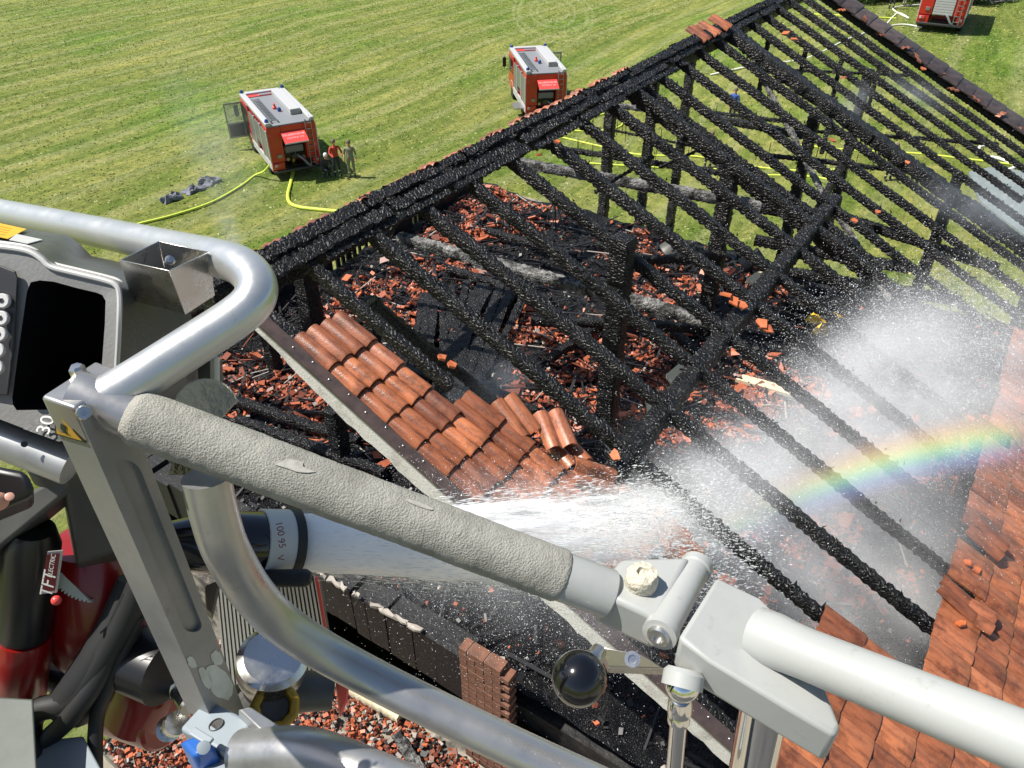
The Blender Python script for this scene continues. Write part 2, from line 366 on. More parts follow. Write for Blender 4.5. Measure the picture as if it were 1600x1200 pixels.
def charred(mb, p0, p1, w_, h_, up=(0, 0, 1), seed=0, step=.05, rough=.011, taper=(1, 1)):
    """a beam whose surface has burnt to uneven cross-cracked blocks"""
    R = random.Random(seed); p0 = Vector(p0); p1 = Vector(p1); t = p1 - p0; L = t.length; t.normalize()
    u = Vector(up); sv = t.cross(u)
    if sv.length < 1e-3: sv = t.orthogonal()
    sv.normalize(); u = sv.cross(t); n = max(3, int(L / step)); loops = []
    shape = [(-.42, .5), (0, .52), (.42, .5), (.5, .38), (.5, -.38), (.42, -.5), (-.42, -.5), (-.5, -.38), (-.5, .38)]
    for i in range(n + 1):
        f = i / n; c = p0 + t * (L * f)
        k = 1 + .08 * noise.noise(Vector((f * L * 1.7, seed * 3.1, 0))) + .06 * noise.noise(Vector((f * L * 6, seed * 1.7, 5)))
        k *= taper[0] + (taper[1] - taper[0]) * f
        g = -.009 if i % 2 else .003
        wob = sv * .012 * noise.noise(Vector((f * L * 1.1, seed, 9))) + u * .012 * noise.noise(Vector((f * L * 1.1, seed, 19)))
        loops.append([c + wob + sv * (a * (w_ * k + g * 2) + R.uniform(-rough, rough)) + u * (b * (h_ * k + g * 2) + R.uniform(-rough, rough)) + t * R.uniform(-rough, rough) for a, b in shape])
    mb.loft(loops)
    return mb

# ================================================================ ground
def axis(lo, a, b, hi, fine, coarse):
    v = [lo]
    while v[-1] < hi:
        x = v[-1]; d = fine if a <= x <= b else max(fine, min(coarse, (a - x if x < a else x - b) * .25 + fine))
        v.append(x + d)
    return v
gx = axis(-900, -20, 75, 1400, 2.5, 120); gy = axis(-1000, -20, 75, 1300, 2.5, 120)
g = MB(); g.v = [(x, y, ground(x, y) + .05 * noise.noise(Vector((x * .2, y * .2, 0)))) for y in gy for x in gx]
nx = len(gx); g.f = [(j * nx + i, j * nx + i + 1, (j + 1) * nx + i + 1, (j + 1) * nx + i) for j in range(len(gy) - 1) for i in range(nx - 1)]
g.m = [0] * len(g.f)
tag(g.build('ground', 'grass', smooth=180), 'mown meadow with curved mowing stripes around the burnt house', kind='structure')

tf = MB(); R = random.Random(31)
for _ in range(95000):
    x = R.uniform(4, 74); y = R.uniform(-8, 74)
    if -1 < x < 18.5 and y < 7: continue
    z = ground(x, y) + .05 * noise.noise(Vector((x * .2, y * .2, 0))); h = R.uniform(.02, .055); t = R.uniform(0, 6.283); w_ = R.uniform(.03, .09)
    d = Vector((math.cos(t), math.sin(t), 0)) * w_; p = Vector((x, y, z)); ln = Vector((R.uniform(-.08, .08), R.uniform(-.08, .08), h))
    tf.v += [tuple(p - d), tuple(p + d), tuple(p + ln)]; k = len(tf.v) - 3; tf.f.append((k, k + 1, k + 2)); tf.m.append(R.choice((0, 0, 1, 2)))
me = bpy.data.meshes.new('grass_tufts'); me.from_pydata(tf.v, [], tf.f); me.polygons.foreach_set('material_index', tf.m)
tag(put('grass_tufts', me, ('grass_blade', 'grass_blade_dark', 'grass_blade_pale')), 'short uneven grass tufts all over the mown meadow', 'grass', kind='stuff')
yd = MB(); yp = [(-50, -60), (22, -60), (18, -14), (11.8, -8.5), (-.3, -7.9), (-.3, 3.5), (-3, 6.5), (-12, 9), (-50, 6)]
yd.prism([(a, b, GZ + .055) for a, b in yp], (0, 0, -.03))
tag(yd.build('added_yard', 'added_yard', None, 0), kind='structure')  # ground sheet added so the metal reflects grey instead of green meadow

# ================================================================ the burnt house
HL = Vector((8.9, 0, GZ))
house = thing('farmhouse', 'burnt-out farmhouse with charred bare rafters and patches of red roof tiles', 'house', HL)
RX = [.85, 1.69, 2.50, 3.34, 4.19, 5.06, 5.93, 6.79, 7.64, 8.52, 9.4, 10.25, 11.1, 12.85, 13.7, 14.55, 15.4, 16.2, 17.0]
# lower walls
for lo, hi in (((-.02, 5.2, GZ - .3), (11.3, 5.5, 5.2)), ((11.0, -7.3, GZ - .3), (11.3, 5.2, 5.5)), ((-.02, -7.6, GZ - .3), (11.3, -7.3, 5.2)), ((-.02, -7.3, GZ - .3), (.3, 5.2, 4.2))):
    MB().box(lo, hi).build('wall', 'plaster_dirty', house, 0)
# attic floor: an uneven sheet of wet char
fl = MB(); st = .14; fxn = int(10.7 / st); fyn = int(12.3 / st)
def mound(x, y): return .16 * noise.noise(Vector((x * .8, y * .8, 3))) + .07 * noise.noise(Vector((x * 2.6, y * 2.6, 8)))
for j in range(fyn + 1):
    for i in range(fxn + 1):
        x = .3 + 10.7 * i / fxn; y = -7.2 + 12.3 * j / fyn
        fl.v.append((x, y, FLOOR + mound(x, y) + .025 * random.uniform(-1, 1)))
fl.f = [(j * (fxn + 1) + i, j * (fxn + 1) + i + 1, (j + 1) * (fxn + 1) + i + 1, (j + 1) * (fxn + 1) + i) for j in range(fyn) for i in range(fxn)]
fl.m = [0] * len(fl.f)
fl.build('attic_floor', 'char_floor', house, 60)
MB().box((.3, -7.25, 5.1), (11.0, 5.19, 5.42)).build('floor_slab', 'char_plain', house, 0)

# gable side below the attic: dark recess, broken edge, brick pier
MB().box((.55, -2.4, 4.3), (.7, 5.1, 5.5)).build('recess_wall', 'char_plain', house, 0)
ed = MB(); R = random.Random(3)
yy = 5.0
while yy > -2.5:
    L = R.uniform(.12, .4); top = 6.05 + .15 * max(0, (0 - yy)) / 2.5 + R.uniform(-.04, .05)
    ed.box((.02 + R.uniform(-.03, .03), yy - L, 5.40 + R.uniform(-.02, .05)), (.3, yy - .01, top)); yy -= L
ed.build('parapet', 'painted_void_dark', house, 0)  # near-black colour stands in for the shaded void of the recess
for k in range(16):
    a = .3 - k * .19 + R.uniform(-.04, .04); b = a - R.uniform(.08, .22); z = 6.12 + .15 * max(0, -a) / 2.5
    if R.random() < .25: continue
    q = MB(); n8 = [Vector((R.uniform(-.03, .02), a + (b - a) * t, z + R.uniform(-.02, .03))) for t in (0, .3, .7, 1)] + [Vector((R.uniform(.02, .06), a + (b - a) * t, z + R.uniform(-.01, .02))) for t in (1, .6, .2, 0)]
    q.prism(n8, (0, 0, -.03)); q.build('plaster_chip', 'shard_pale', house, 0)
bricks = [MB().box((0, 0, 0), (.14, .19, .062)).mesh('brick', 0), MB().box((0, 0, 0), (.14, .09, .062)).mesh('brick', 0)]
for bm_ in bricks: bm_.materials.append(MATS['brick'])
for k in range(28):
    z = 4.32 + k * .074
    y = -2.47
    end = -2.88 if k > 13 else -2.88 - (13 - k) * .17
    j = 0
    if k > 25 and R.random() < .5: continue
    while y > end:
        me = bricks[1 if (k % 2 and j == 0) else 0]; wdt = .09 if me is bricks[1] else .19
        o = put('brick', me, None, house); o.location = (R.uniform(-.006, .006), y - wdt, z); y -= wdt + .012; j += 1
mo = MB(); mo.box((.012, -2.87, 4.3), (.125, -2.48, 6.37))
mo.prism([(.02, -2.875, 4.3), (.02, -5.1, 4.3), (.02, -5.0, 4.4), (.02, -2.875, 5.35)], (.1, 0, 0)); mo.build('mortar', 'mortar', house, 0)
MB().box((-2.3, -3.8, 4.05), (-.03, 1.1, 4.28)).build('balcony_slab', 'plaster_dirty', house, 0)
lg = MB(); charred(lg, (-.25, .6, 4.42), (-.1, -1.6, 4.42), .16, .16, seed=91, rough=.006); lg.build('balcony_sill', 'insulation', house, 50)
lg = MB(); charred(lg, (-.3, -1.7, 4.4), (-.9, -3.5, 4.45), .13, .12, seed=92); lg.build('balcony_beam', 'char_ash', house, 50)

# far wall of upright boards with gaps that show the meadow
x = .35; R = random.Random(11)
while x < 11.0:
    slit = 5.8 < x < 7.6 or 8.1 < x < 8.5 or 3.2 < x < 3.4
    wd_ = R.uniform(.05, .11) if slit else R.uniform(.13, .2)
    gap = R.choice((.05, .08, .12)) if slit and R.random() < .8 else .004
    top = RIDGE - .62 * 5.2 + R.uniform(-.2, .12)
    if x > 9.6: top -= R.uniform(.2, .7)
    q = MB(); z0 = 5.0
    q.hexa([(x, 5.14, top), (x + wd_, 5.14, top - R.uniform(-.1, .1)), (x + wd_, 5.18, top), (x, 5.18, top)], [(x, 5.14, z0), (x + wd_, 5.14, z0), (x + wd_, 5.18, z0), (x, 5.18, z0)])
    q.build('wall_board', 'char_plain', house, 0); x += wd_ + gap

# ridge: deep purlin, boards along it, remains of the far tiles
rb = MB(); charred(rb, (-.1, .02, RIDGE - .27), (8.4, .02, RIDGE - .27), .2, .32, seed=1, step=.07); rb.build('ridge_purlin', 'char', house, 50)
rb = MB(); charred(rb, (8.4, .02, RIDGE - .3), (17.8, .02, RIDGE - .3), .2, .26, seed=2, step=.07); rb.build('ridge_purlin', 'char', house, 50)
RR = random.Random(61)
for lane, (s0, off, xa, xb) in enumerate(((.085, .03, -.15, 17.7), (.235, .0, .2, 14.5), (.37, -.03, 1.0, 9.5))):
    x = xa
    while x < xb:
        L = RR.uniform(1.1, 2.9); e = min(xb, x + L)
        q = MB(); charred(q, roofpt(x, s0 + RR.uniform(-.03, .03), off + RR.uniform(-.02, .02)), roofpt(e - RR.uniform(.01, .16), s0 + RR.uniform(-.03, .03), off + RR.uniform(-.02, .02)), RR.uniform(.13, .19), RR.uniform(.025, .04), up=(0, -.43, .9), seed=RR.randint(0, 9999), step=.045, rough=.012, taper=(RR.uniform(.7, 1), RR.uniform(.6, 1)))
        q.build('ridge_board', 'char', house, 50); x = e
for lane, y0 in enumerate((.10, .26)):
    x = -.15
    while x < 12.5:
        L = RR.uniform(1.5, 3.2); q = MB()
        charred(q, (x, y0, RIDGE - .03 - .62 * y0), (x + L - .05, y0, RIDGE - .03 - .62 * y0), .14, .05, up=(0, .53, .85), seed=RR.randint(0, 9999), step=.08); q.build('ridge_board', 'char', house, 50); x += L

# rafters, near slope and far slope
for i, x in enumerate(RX):
    s1 = 7.6
    if i == 0: s1 = 2.1
    if 7 <= i: s1 = 9.6
    if i in (9, 14): s1 = 6.5
    if i in (2, 5): s1 = 7.3
    q = MB(); wv = .112 + .012 * (i % 3) if i < 9 else .108; hv = .145 if i < 9 else .135; xe = x + random.uniform(-.05, .05)
    charred(q, roofpt(x, .12, -.10), roofpt(xe, s1, -.10), wv, hv, up=(0, -.43, .9), seed=100 + i, taper=(1, .85), rough=.008 if i < 9 else .005)
    q.build('rafter', 'char', house, 50)
    if i % 2 == 0 or i < 6:
        q = MB(); charred(q, (x, .15, RIDGE - .26), (x, 5.9, RIDGE - .12 - .66 * 5.9), .09, .12, seed=200 + i, step=.1)
        q.build('far_rafter', 'char', house, 50)
def beam_px(name, a, b, w_, h_, m, seed, **k):
    """a beam between two points given as (pixel x, pixel y, height)"""
    p0 = onz(a[0], a[1], a[2]); p1 = onz(b[0], b[1], b[2]); q = MB(); charred(q, p0, p1, w_, h_, seed=seed, **k)
    return q.build(name, m, house, 50)
def roof_px(px, py, off=0):
    r = ray(px, py); c = 1 / math.sqrt(1 + TN * TN); n = Vector((0, -TN * c, c))
    n = Vector((0, -TN, 1)).normalized(); o = Vector((0, 0, RIDGE)) + n * off
    return CAM + r * ((o - CAM).dot(n) / r.dot(n))
# principal rafters: deep and black
for x, wv, hv, s0, s1, off in ((8.05, .13, .36, .2, 4.9, -.30), (11.75, .33, .22, .1, 9.4, -.08)):
    q = MB(); charred(q, roofpt(x, s0, off), roofpt(x, s1, off), wv, hv, up=(0, -.43, .9), seed=int(x * 100), rough=.016); q.build('principal_rafter', 'char', house, 50)
# purlins parallel with the ridge
for x0, x1, s, off, wv, m in ((1.0, 8.9, 3.72, -.16, .20, 'char'), (.3, 17.6, 7.35, -.3, .2, 'char')):
    q = MB(); charred(q, roofpt(x0, s, off), roofpt(x1, s, off), wv, .22, seed=int(s * 50), rough=.014); q.build('purlin', m, house, 50)
q = MB(); charred(q, (.2, 2.3, RIDGE - 1.75), (17.6, 2.3, RIDGE - 1.75), .18, .2, seed=77, step=.08); q.build('purlin', 'char', house, 50)
# posts: foot pixel, head pixel row
def post_px(px, pyb, pyt, w_, zb=FLOOR, m='char', seed=0, lean=0):
    b = onz(px, pyb, zb); h = 0
    for k in range(400):
        h = k * .02; c = RW.transposed() @ (b + Vector((0, 0, h)) - CAM)
        if 600 + 1200 * c.y / c.z <= pyt: break
    q = MB(); charred(q, b - Vector((0, 0, .1)), b + Vector((lean, 0, h)), w_, w_, up=(1, 0, 0), seed=seed, rough=.012); return q.build('post', m, house, 50)
for i, a in enumerate(((942, 712, 372, .25), (1097, 522, 262, .25), (592, 590, 466, .16), (692, 655, 575, .14), (495, 532, 405, .3), (536, 722, 640, .22), (432, 580, 520, .2), (1003, 330, 165, .15))):
    post_px(a[0], a[1], a[2], a[3], seed=300 + i)
for i, (x, y, zt) in enumerate(((12.0, -2.0, 8.3), (16.4, -2.0, 8.2), (12.0, 2.3, 7.9), (16.4, 2.3, 7.9), (14.2, 2.3, 7.9), (16.9, -6.8, 6.2), (14.2, -4.6, 7.0), (11.9, -4.7, 7.1))):
    q = MB(); charred(q, (x, y, GZ - .2), (x, y, zt), .22, .22, up=(1, 0, 0), seed=320 + i); q.build('post', 'char', house, 50)
for i, (x, s) in enumerate(((13.0, .7), (13.9, 1.3), (14.9, 1.9), (15.8, 2.6), (12.5, 2.5))):
    p = roofpt(x, s, -.15); q = MB(); charred(q, p, p - Vector((0, 0, 1.1)), .09, .09, up=(1, 0, 0), seed=340 + i, rough=.006); q.build('strut', 'char', house, 50)
# tie beams and braces
TB = [((625, 372, 7.55), (1120, 506, 7.55), .21, 'char_ash'), ((745, 412, 7.6), (905, 448, 7.6), .15, 'char_ash'), ((785, 250, 7.0), (1190, 322, 7.0), .24, 'char_ash'),
      ((845, 228, 6.3), (1140, 272, 6.3), .16, 'char'), ((935, 163, 6.9), (1048, 174, 6.9), .16, 'char_ash'), ((950, 202, 6.4), (1112, 234, 6.4), .07, 'char'),
      ((1055, 300, 6.8), (1290, 345, 6.8), .2, 'char'), ((950, 412, 7.3), (1130, 398, 7.3), .16, 'char'), ((1100, 175, 6.6), (1230, 190, 6.6), .12, 'char'),
      ((1200, 108, 6.9), (1420, 118, 6.9), .1, 'char'), ((1120, 185, 7.1), (1270, 215, 7.1), .2, 'char'), ((1180, 240, 6.9), (1420, 268, 6.9), .12, 'char'),
      ((1270, 205, 7), (1560, 225, 7), .1, 'char'), ((1180, 375, 7.0), (1420, 420, 7.0), .2, 'char'), ((830, 500, 6.2), (1090, 512, 6.2), .2, 'char'),
      ((1290, 330, 6.4), (1560, 420, 6.2), .22, 'char'), ((1200, 420, 6.0), (1500, 470, 6.0), .22, 'char')]
for i, (a, b, w_, m) in enumerate(TB): beam_px('tie_beam', a, b, w_ * .78, w_ * .78, m, 400 + i, rough=.011)
for i, (a, b, w_, m) in enumerate((((1165, 70, -.3), (1300, 330, -.9), .09, 'char_ash'), ((1312, 340, -.9), (1392, 470, -1.0), .1, 'char_ash'), ((1020, 245, -1.0), (930, 300, -1.3), .05, 'char'), ((1110, 225, -1.1), (1030, 262, -1.5), .05, 'char'), ((580, 470, -.5), (700, 575, -1.1), .12, 'char'), ((640, 520, -.9), (800, 650, -1.7), .11, 'char'), ((1330, 230, -.4), (1250, 380, -1), .13, 'char'), ((640, 300, -.7), (600, 372, -.9), .1, 'char'))):
    q = MB(); charred(q, roof_px(*a), roof_px(*b), w_, w_, seed=500 + i, rough=.008); q.build('brace', m, house, 50)
# bent nails and batten ends that stand along two of the beams
nl = MB(); R = random.Random(5)
for a, b in ((TB[3][0], TB[3][1]), (TB[5][0], TB[5][1]), (TB[8][0], TB[8][1]), (TB[11][0], TB[11][1]), (TB[12][0], TB[12][1])):
    p, q_ = onz(*a), onz(*b)
    for k in range(11):
        c = p.lerp(q_, R.random()); nl.tube([c - Vector((0, 0, R.uniform(.05, .22))), c + Vector((R.uniform(-.03, .03), 0, R.uniform(.1, .32)))], .008, 5)
tag(nl.build('nails', 'char_plain', house, 0), kind='stuff')
nl = MB()                                               # brittle splinters along the rafters
for i in range(900):
    x = R.choice(RX[1:]); s = R.uniform(.3, 7.2); p = roofpt(x + R.uniform(-.07, .07), s, -.03); d = Vector((R.uniform(-1, 1), R.uniform(-.6, .6), R.uniform(.2, 1))).normalized()
    L = R.uniform(.025, .075); a = d.orthogonal().normalized() * R.uniform(.006, .018); b = d.cross(a)
    nl.add([p + a, p - a * .5 + b, p - a * .5 - b, p + d * L], [(0, 1, 3), (1, 2, 3), (2, 0, 3)])
tag(nl.build('char_splinters', 'char', house, 0), kind='stuff')

# near verge: white board with a torn lower edge, brown metal trim
vb = MB(); top = []; bot = []; R = random.Random(21); n = 60
for i in range(n + 1):
    s = .45 + 5.9 * i / n; p = roofpt(-.06, s, -.03); top.append(p)
    dep = .09 + .14 * sstep(0, 12, i) * (1 - .35 * sstep(34, 60, i)) + R.uniform(-.02, .02); bot.append(p - Vector((0, 0, dep)))
for i in range(n):
    if 41 < i < 43: continue
    vb.hexa([top[i], top[i + 1], top[i + 1] + Vector((.025, 0, 0)), top[i] + Vector((.025, 0, 0))], [bot[i], bot[i + 1], bot[i + 1] + Vector((.025, 0, 0)), bot[i] + Vector((.025, 0, 0))])
vb.build('verge_board', 'verge_white', house, 0)
vt = MB(); sd_ = Vector((0, -.43, .9))
vt.bar(roofpt(-.03, .5, .015), roofpt(-.03, 6.7, .015), .12, .03, sd_); vt.build('verge_trim', 'trim_brown', house, 0)
for k in range(26):
    MB().ball(roofpt(-.03 + .02 * (k % 2), 1.0 + k * .21, .032), .010, 8).build('trim_rivet', 'steel', house)
q = MB(); charred(q, roofpt(.10, .5, -.1), roofpt(.10, 6.8, -.1), .13, .16, up=sd_, seed=600); q.build('verge_rafter', 'char', house, 50)

# roof tiles
def tile_mesh(name, wd_, ln, rolls, amp, m, seed=0):
    q = MB(); n = rolls * 6; prof = []
    for i in range(n + 1):
        t = i / n; ph = (t * rolls) % 1
        prof.append((wd_ * t, amp * (math.sin(math.pi * ph) ** .8 if ph < .999 else 0)))
    th = .02; rows = (0, .05, .5, 1); L = []
    for r_ in rows:
        y = ln * r_; dip = -.006 if r_ == 0 else 0
        L.append([Vector((a, y, b + dip)) for a, b in prof] + [Vector((a, y, b - th)) for a, b in reversed(prof)])
    q.loft(L); me = q.mesh(name, 50); me.materials.append(MATS[m]); return me
T_wet = [tile_mesh('roof_tile', .30, .42, 2, .05, 'tile_wet'), tile_mesh('roof_tile', .30, .42, 2, .05, 'tile')]
T_low = [tile_mesh('roof_tile', .30, .42, 1, .022, 'tile_wet'), tile_mesh('roof_tile', .30, .42, 2, .020, 'tile')]
T_dark = [tile_mesh('verge_tile', 1.0, .46, 1, .05, 'tile_dark')]
cs = 1 / math.sqrt(1 + TN * TN); RB = Matrix(((1, 0, 0), (0, cs, -TN * cs), (0, TN * cs, cs)))
INV = Matrix.Translation(-HL)
R = random.Random(8)
def place_tile(me, x, s, off=.035, tilt=.07, jit=1, twist=0):
    o = bpy.data.objects.new(me.name.split('.')[0], me); COL.objects.link(o); o.parent = house; o.matrix_parent_inverse = INV
    r = RB.to_4x4() @ Matrix.Rotation(-tilt + R.uniform(-.02, .02) * jit, 4, 'X') @ Matrix.Rotation(R.uniform(-.02, .02) * jit + twist, 4, 'Z') @ Matrix.Rotation(R.uniform(-.02, .02) * jit, 4, 'Y')
    r.translation = roofpt(x + R.uniform(-.006, .006) * jit, s, off); o.matrix_basis = r
    return o
ntile = 0
for k in range(10):                                    # strip along the near verge
    s = 1.35 + k * .335
    cols = 2 if k < 3 else 3
    if k >= 4: cols = 3
    if k in (1,): cols = 2
    for c in range(cols):
        x = .03 + c * .29
        if k == 3 and c == 2: continue
        place_tile(T_wet[R.random() < .3], x, s + .02 * (c % 2), .05, .11); ntile += 1
for k in range(9):                                     # tiles slid and tipped at the strip's upper edge
    place_tile(T_wet[k % 2], .78 + .03 * k + R.uniform(-.1, .1), 2.9 + k * .24, .02 + R.uniform(-.05, .12), R.uniform(-.5, .6), 6, R.uniform(-.7, .7))
for row in range(9):                                   # the eaves still tiled
    s = 6.35 + row * .335
    for c in range(-1, 30):
        x = .02 + c * .29
        lim = 6.2 if x < 1.55 else 7.25 + (.34 if (c * 37) % 10 < 2 else 0)
        if s - .3 < lim - .25: continue
        if x < -.1: continue
        place_tile(T_low[(row * 7 + c * 3) % 5 == 0], x, s, .03); ntile += 1
for k in range(6):                                    # loosened ones along the broken edge
    x = R.uniform(1.7, 8.6); place_tile(T_wet[1], x, 7.35 + R.uniform(-.1, .15), .06 + R.uniform(0, .05), R.uniform(-.2, .4), 8, R.uniform(-.6, .6)).name = 'loose_tile'
for k in range(23):                                    # dark verge tiles at the far gable
    place_tile(T_dark[0], 16.85, .6 + k * .40, .05, .06, .6)
vr = MB(); charred(vr, roofpt(17.25, .2, -.12), roofpt(17.25, 9.4, -.12), .12, .16, up=sd_, seed=610); vr.build('verge_rafter', 'char', house, 50)
for k in range(36):                                    # red remains along the ridge and the far verge
    if k < 24:
        x = -.1 + k * .34 + R.uniform(-.1, .1); o = place_tile(T_wet[1], x, .01, .012 + R.uniform(-.02, .02), .8 + R.uniform(-.15, .2), 3, R.uniform(-.15, .15))
    else: o = place_tile(T_wet[k % 2], 16.75 + R.uniform(-.1, .2), 1.2 + (k - 24) * .52, .05, R.uniform(-.3, .6), 8, R.uniform(-1, 1))
    o.scale = (R.uniform(.7, 1.15), R.uniform(.2, .34), .6); o.name = 'tile_remnant'
for px, py in ((1093, 40), (1108, 28), (1075, 48)):
    p = roof_px(px, py, .05); place_tile(T_wet[1], p.x, .25, .06, .1, 3)

# ---------------------------------------------------------------- rubble on the attic floor and the balcony
RED = [((620, 455), 1.1, .8), ((560, 490), .8, .6), ((780, 330), 1.5, .8), ((720, 365), .9, .5), ((690, 440), 1.0, .7), ((840, 520), .8, .5), ((940, 600), 1.6, .9), ((1030, 545), 1.5, 1.0), ((900, 640), 1.3, .7),
       ((1170, 440), .9, .5), ((1020, 440), 1.0, .6), ((1130, 600), .9, .7), ((1110, 650), .8, .5), ((430, 610), 1.2, .7), ((520, 640), .9, .6), ((380, 590), .9, .6), ((820, 300), .8, .5), ((1010, 330), 1.0, .5),
       ((1000, 390), 1.0, .6), ((1180, 640), .8, .6), ((1230, 600), .7, .5), ((1240, 900), .9, .9), ((1330, 880), .8, .6), ((1000, 660), .9, .5), ((680, 500), .9, .5), ((1400, 700), 1, .8), ((560, 700), .7, .4)]
RED = [(onz(p[0], p[1], FLOOR), a, b) for p, a, b in RED]
def shard(q, p, sz, R, flat=.25):
    n = Vector((R.gauss(0, flat), R.gauss(0, flat), 1)).normalized(); a = n.orthogonal().normalized(); a.rotate(Quaternion(n, R.uniform(0, 6.28))); b = n.cross(a)
    A = sz * R.uniform(.6, 1.2); B = sz * R.uniform(.35, .8); k = R.uniform(.5, 1.0); th = n * R.uniform(.010, .018)
    t = [p + a * A + b * B * k, p - a * A * R.uniform(.7, 1) + b * B, p - a * A - b * B * k, p + a * A * R.uniform(.6, 1) - b * B]
    q.hexa([v + th for v in t], [v - th for v in t])
rub = MB(); R = random.Random(17)
def rub_z(x, y): return FLOOR + mound(x, y)
for c, a, b in RED:
    for _ in range(int(900 * a)):
        r = math.sqrt(R.random()); t = R.uniform(0, 6.283); x = c.x + a * r * math.cos(t) * .9; y = c.y + a * r * math.sin(t) * .9
        if not (.4 < x < 10.9 and -7 < y < 5): continue
        if noise.noise(Vector((x * 1.7, y * 1.7, 2))) < -.16: continue
        rub.cur = R.choice((0, 0, 0, 0, 0, 1, 1, 2)) if R.random() < .85 else R.choice((2, 2, 2, 3))
        shard(rub, Vector((x, y, rub_z(x, y) + R.uniform(0, .10) * (1 - r))), R.uniform(.02, .06), R, .6)
for _ in range(9000):
    x = R.uniform(.4, 10.9); y = R.uniform(-7, 5)
    rub.cur = R.choice((2, 2, 2, 2, 2, 2, 1, 0, 2)) if R.random() < .6 else R.choice((2,) * 9 + (3,))
    shard(rub, Vector((x, y, rub_z(x, y) + .01)), R.uniform(.012, .055), R, .5)
for c, a, b in RED:                                     # half tiles, laths and ash among the chips
    for _ in range(int(16 * a)):
        r = math.sqrt(R.random()); t = R.uniform(0, 6.283); x = c.x + a * r * math.cos(t); y = c.y + a * r * math.sin(t)
        if .5 < x < 10.8 and -6.9 < y < 4.9: rub.cur = R.choice((0, 0, 1)); shard(rub, Vector((x, y, rub_z(x, y) + .08)), R.uniform(.07, .14), R, .5)
    for _ in range(int(22 * a)):
        t = R.uniform(0, 6.283); x = c.x + a * R.gauss(0, .6); y = c.y + a * R.gauss(0, .6)
        if .5 < x < 10.8 and -6.9 < y < 4.9:
            p = Vector((x, y, rub_z(x, y) + R.uniform(.03, .12))); d = Vector((math.cos(t), math.sin(t), R.uniform(-.15, .15))) * R.uniform(.12, .5); rub.cur = R.choice((2, 2, 2, 2, 2, 2, 1, 3)); rub.bar(p - d, p + d, R.uniform(.012, .035), .012)
for _ in range(500):
    x = R.uniform(.5, 10.8); y = R.uniform(-6.9, 4.9); t = R.uniform(0, 6.283); p = Vector((x, y, rub_z(x, y) + R.uniform(.02, .1))); d = Vector((math.cos(t), math.sin(t), R.uniform(-.2, .2))) * R.uniform(.12, .6); rub.cur = 2; rub.bar(p - d, p + d, R.uniform(.015, .05), .02)
tag(rub.build('attic_rubble', ('shard_red', 'shard_dark', 'shard_black', 'shard_pale'), smooth=0), 'broken red tiles and charcoal covering the attic floor', 'rubble', kind='stuff')
rub = MB()
for _ in range(7000):
    x = R.uniform(-2.3, -.05); y = R.uniform(-3.8, 1.1)
    rub.cur = R.choice((0, 0, 0, 1, 1, 2, 3)); shard(rub, Vector((x, y, 4.31 + R.uniform(0, .08))), R.uniform(.012, .042), R, .6)
tag(rub.build('balcony_rubble', ('shard_red', 'shard_dark', 'shard_black', 'shard_pale'), smooth=0), 'red tile rubble heaped on the slab outside the gable', 'rubble', kind='stuff')

# ---------------------------------------------------------------- fallen things in the attic
def floor_pt(px, py, up=0):
    p = onz(px, py, FLOOR + up); return p
PLANK = 'charred plank lying among the fallen planks and rubble on the attic floor'
R = random.Random(4)
for k in range(26):
    t = k / 25; a = floor_pt(838 - 175 * t + R.uniform(-20, 20), 432 + 30 * t + R.uniform(-10, 10), .25 * (1 - t) + .12); b = floor_pt(742 - 90 * t + R.uniform(-25, 25), 575 + 75 * t + R.uniform(-20, 25), .08)
    q = MB(); charred(q, a, b, R.uniform(.09, .16), .045, seed=700 + k, step=.09, rough=.007)
    o = q.build('charred_plank', 'char', None, 50); tag(o, PLANK, 'plank', 'fallen planks in the attic')
for k, (a, b) in enumerate((((350, 620), (560, 690)), ((370, 655), (600, 740)), ((600, 700), (520, 640)), ((700, 420), (860, 470)), ((880, 690), (1010, 705)), ((1000, 470), (1100, 560)), ((640, 790), (520, 735)), ((560, 560), (760, 610)), ((860, 560), (990, 470)), ((760, 360), (900, 400)), ((930, 380), (1060, 420)), ((1230, 560), (1400, 600)), ((1230, 470), (1430, 510)), ((560, 640), (820, 690)), ((610, 610), (840, 640)))):
    q = MB(); charred(q, floor_pt(*a, .2), floor_pt(*b, .14), .15, .12, seed=740 + k, rough=.009)
    tag(q.build('fallen_beam', 'char', None, 50), 'fallen charred beam lying across the attic rubble', 'beam', 'fallen beams in the attic')
FR = [(1145, 470, 0), (1160, 478, 0), (1135, 462, 0), (1197, 513, 0), (1188, 506, 0), (1318, 122, 0), (1228, 52, 0), (1240, 62, 0), (1442, 108, 0), (962, 712, 0), (705, 572, 0), (690, 560, 0), (1372, 332, 0), (870, 222, 0), (842, 243, 0), (1335, 345, 0), (1300, 220, 0), (1418, 255, 0), (1512, 880, 0), (1525, 890, 0), (1500, 975, 0), (1060, 850, 0)]
for k, (px, py, _) in enumerate(FR):
    p = roof_px(px, py, .03); q = MB(); sz = .09 if k < 9 else .06
    th = Vector((R.uniform(-.3, .3), R.uniform(-.3, .3), 1)).normalized() * .022
    n = R.choice((4, 5, 5)); poly = []
    ax = th.normalized().orthogonal().normalized(); bx = th.normalized().cross(ax)
    for i in range(n):
        t = 6.283 * i / n + R.uniform(-.3, .3); r = sz * R.uniform(.7, 1.3); poly.append(p + ax * r * math.cos(t) + bx * r * math.sin(t) * .8 + th * R.uniform(-.3, .3))
    q.prism(poly, th)
    tag(q.build('tile_fragment', 'tile_orange', None, 0), 'orange broken tile fragment lying on the charred roof timbers', 'tile fragment', 'tile fragments on the rafters')
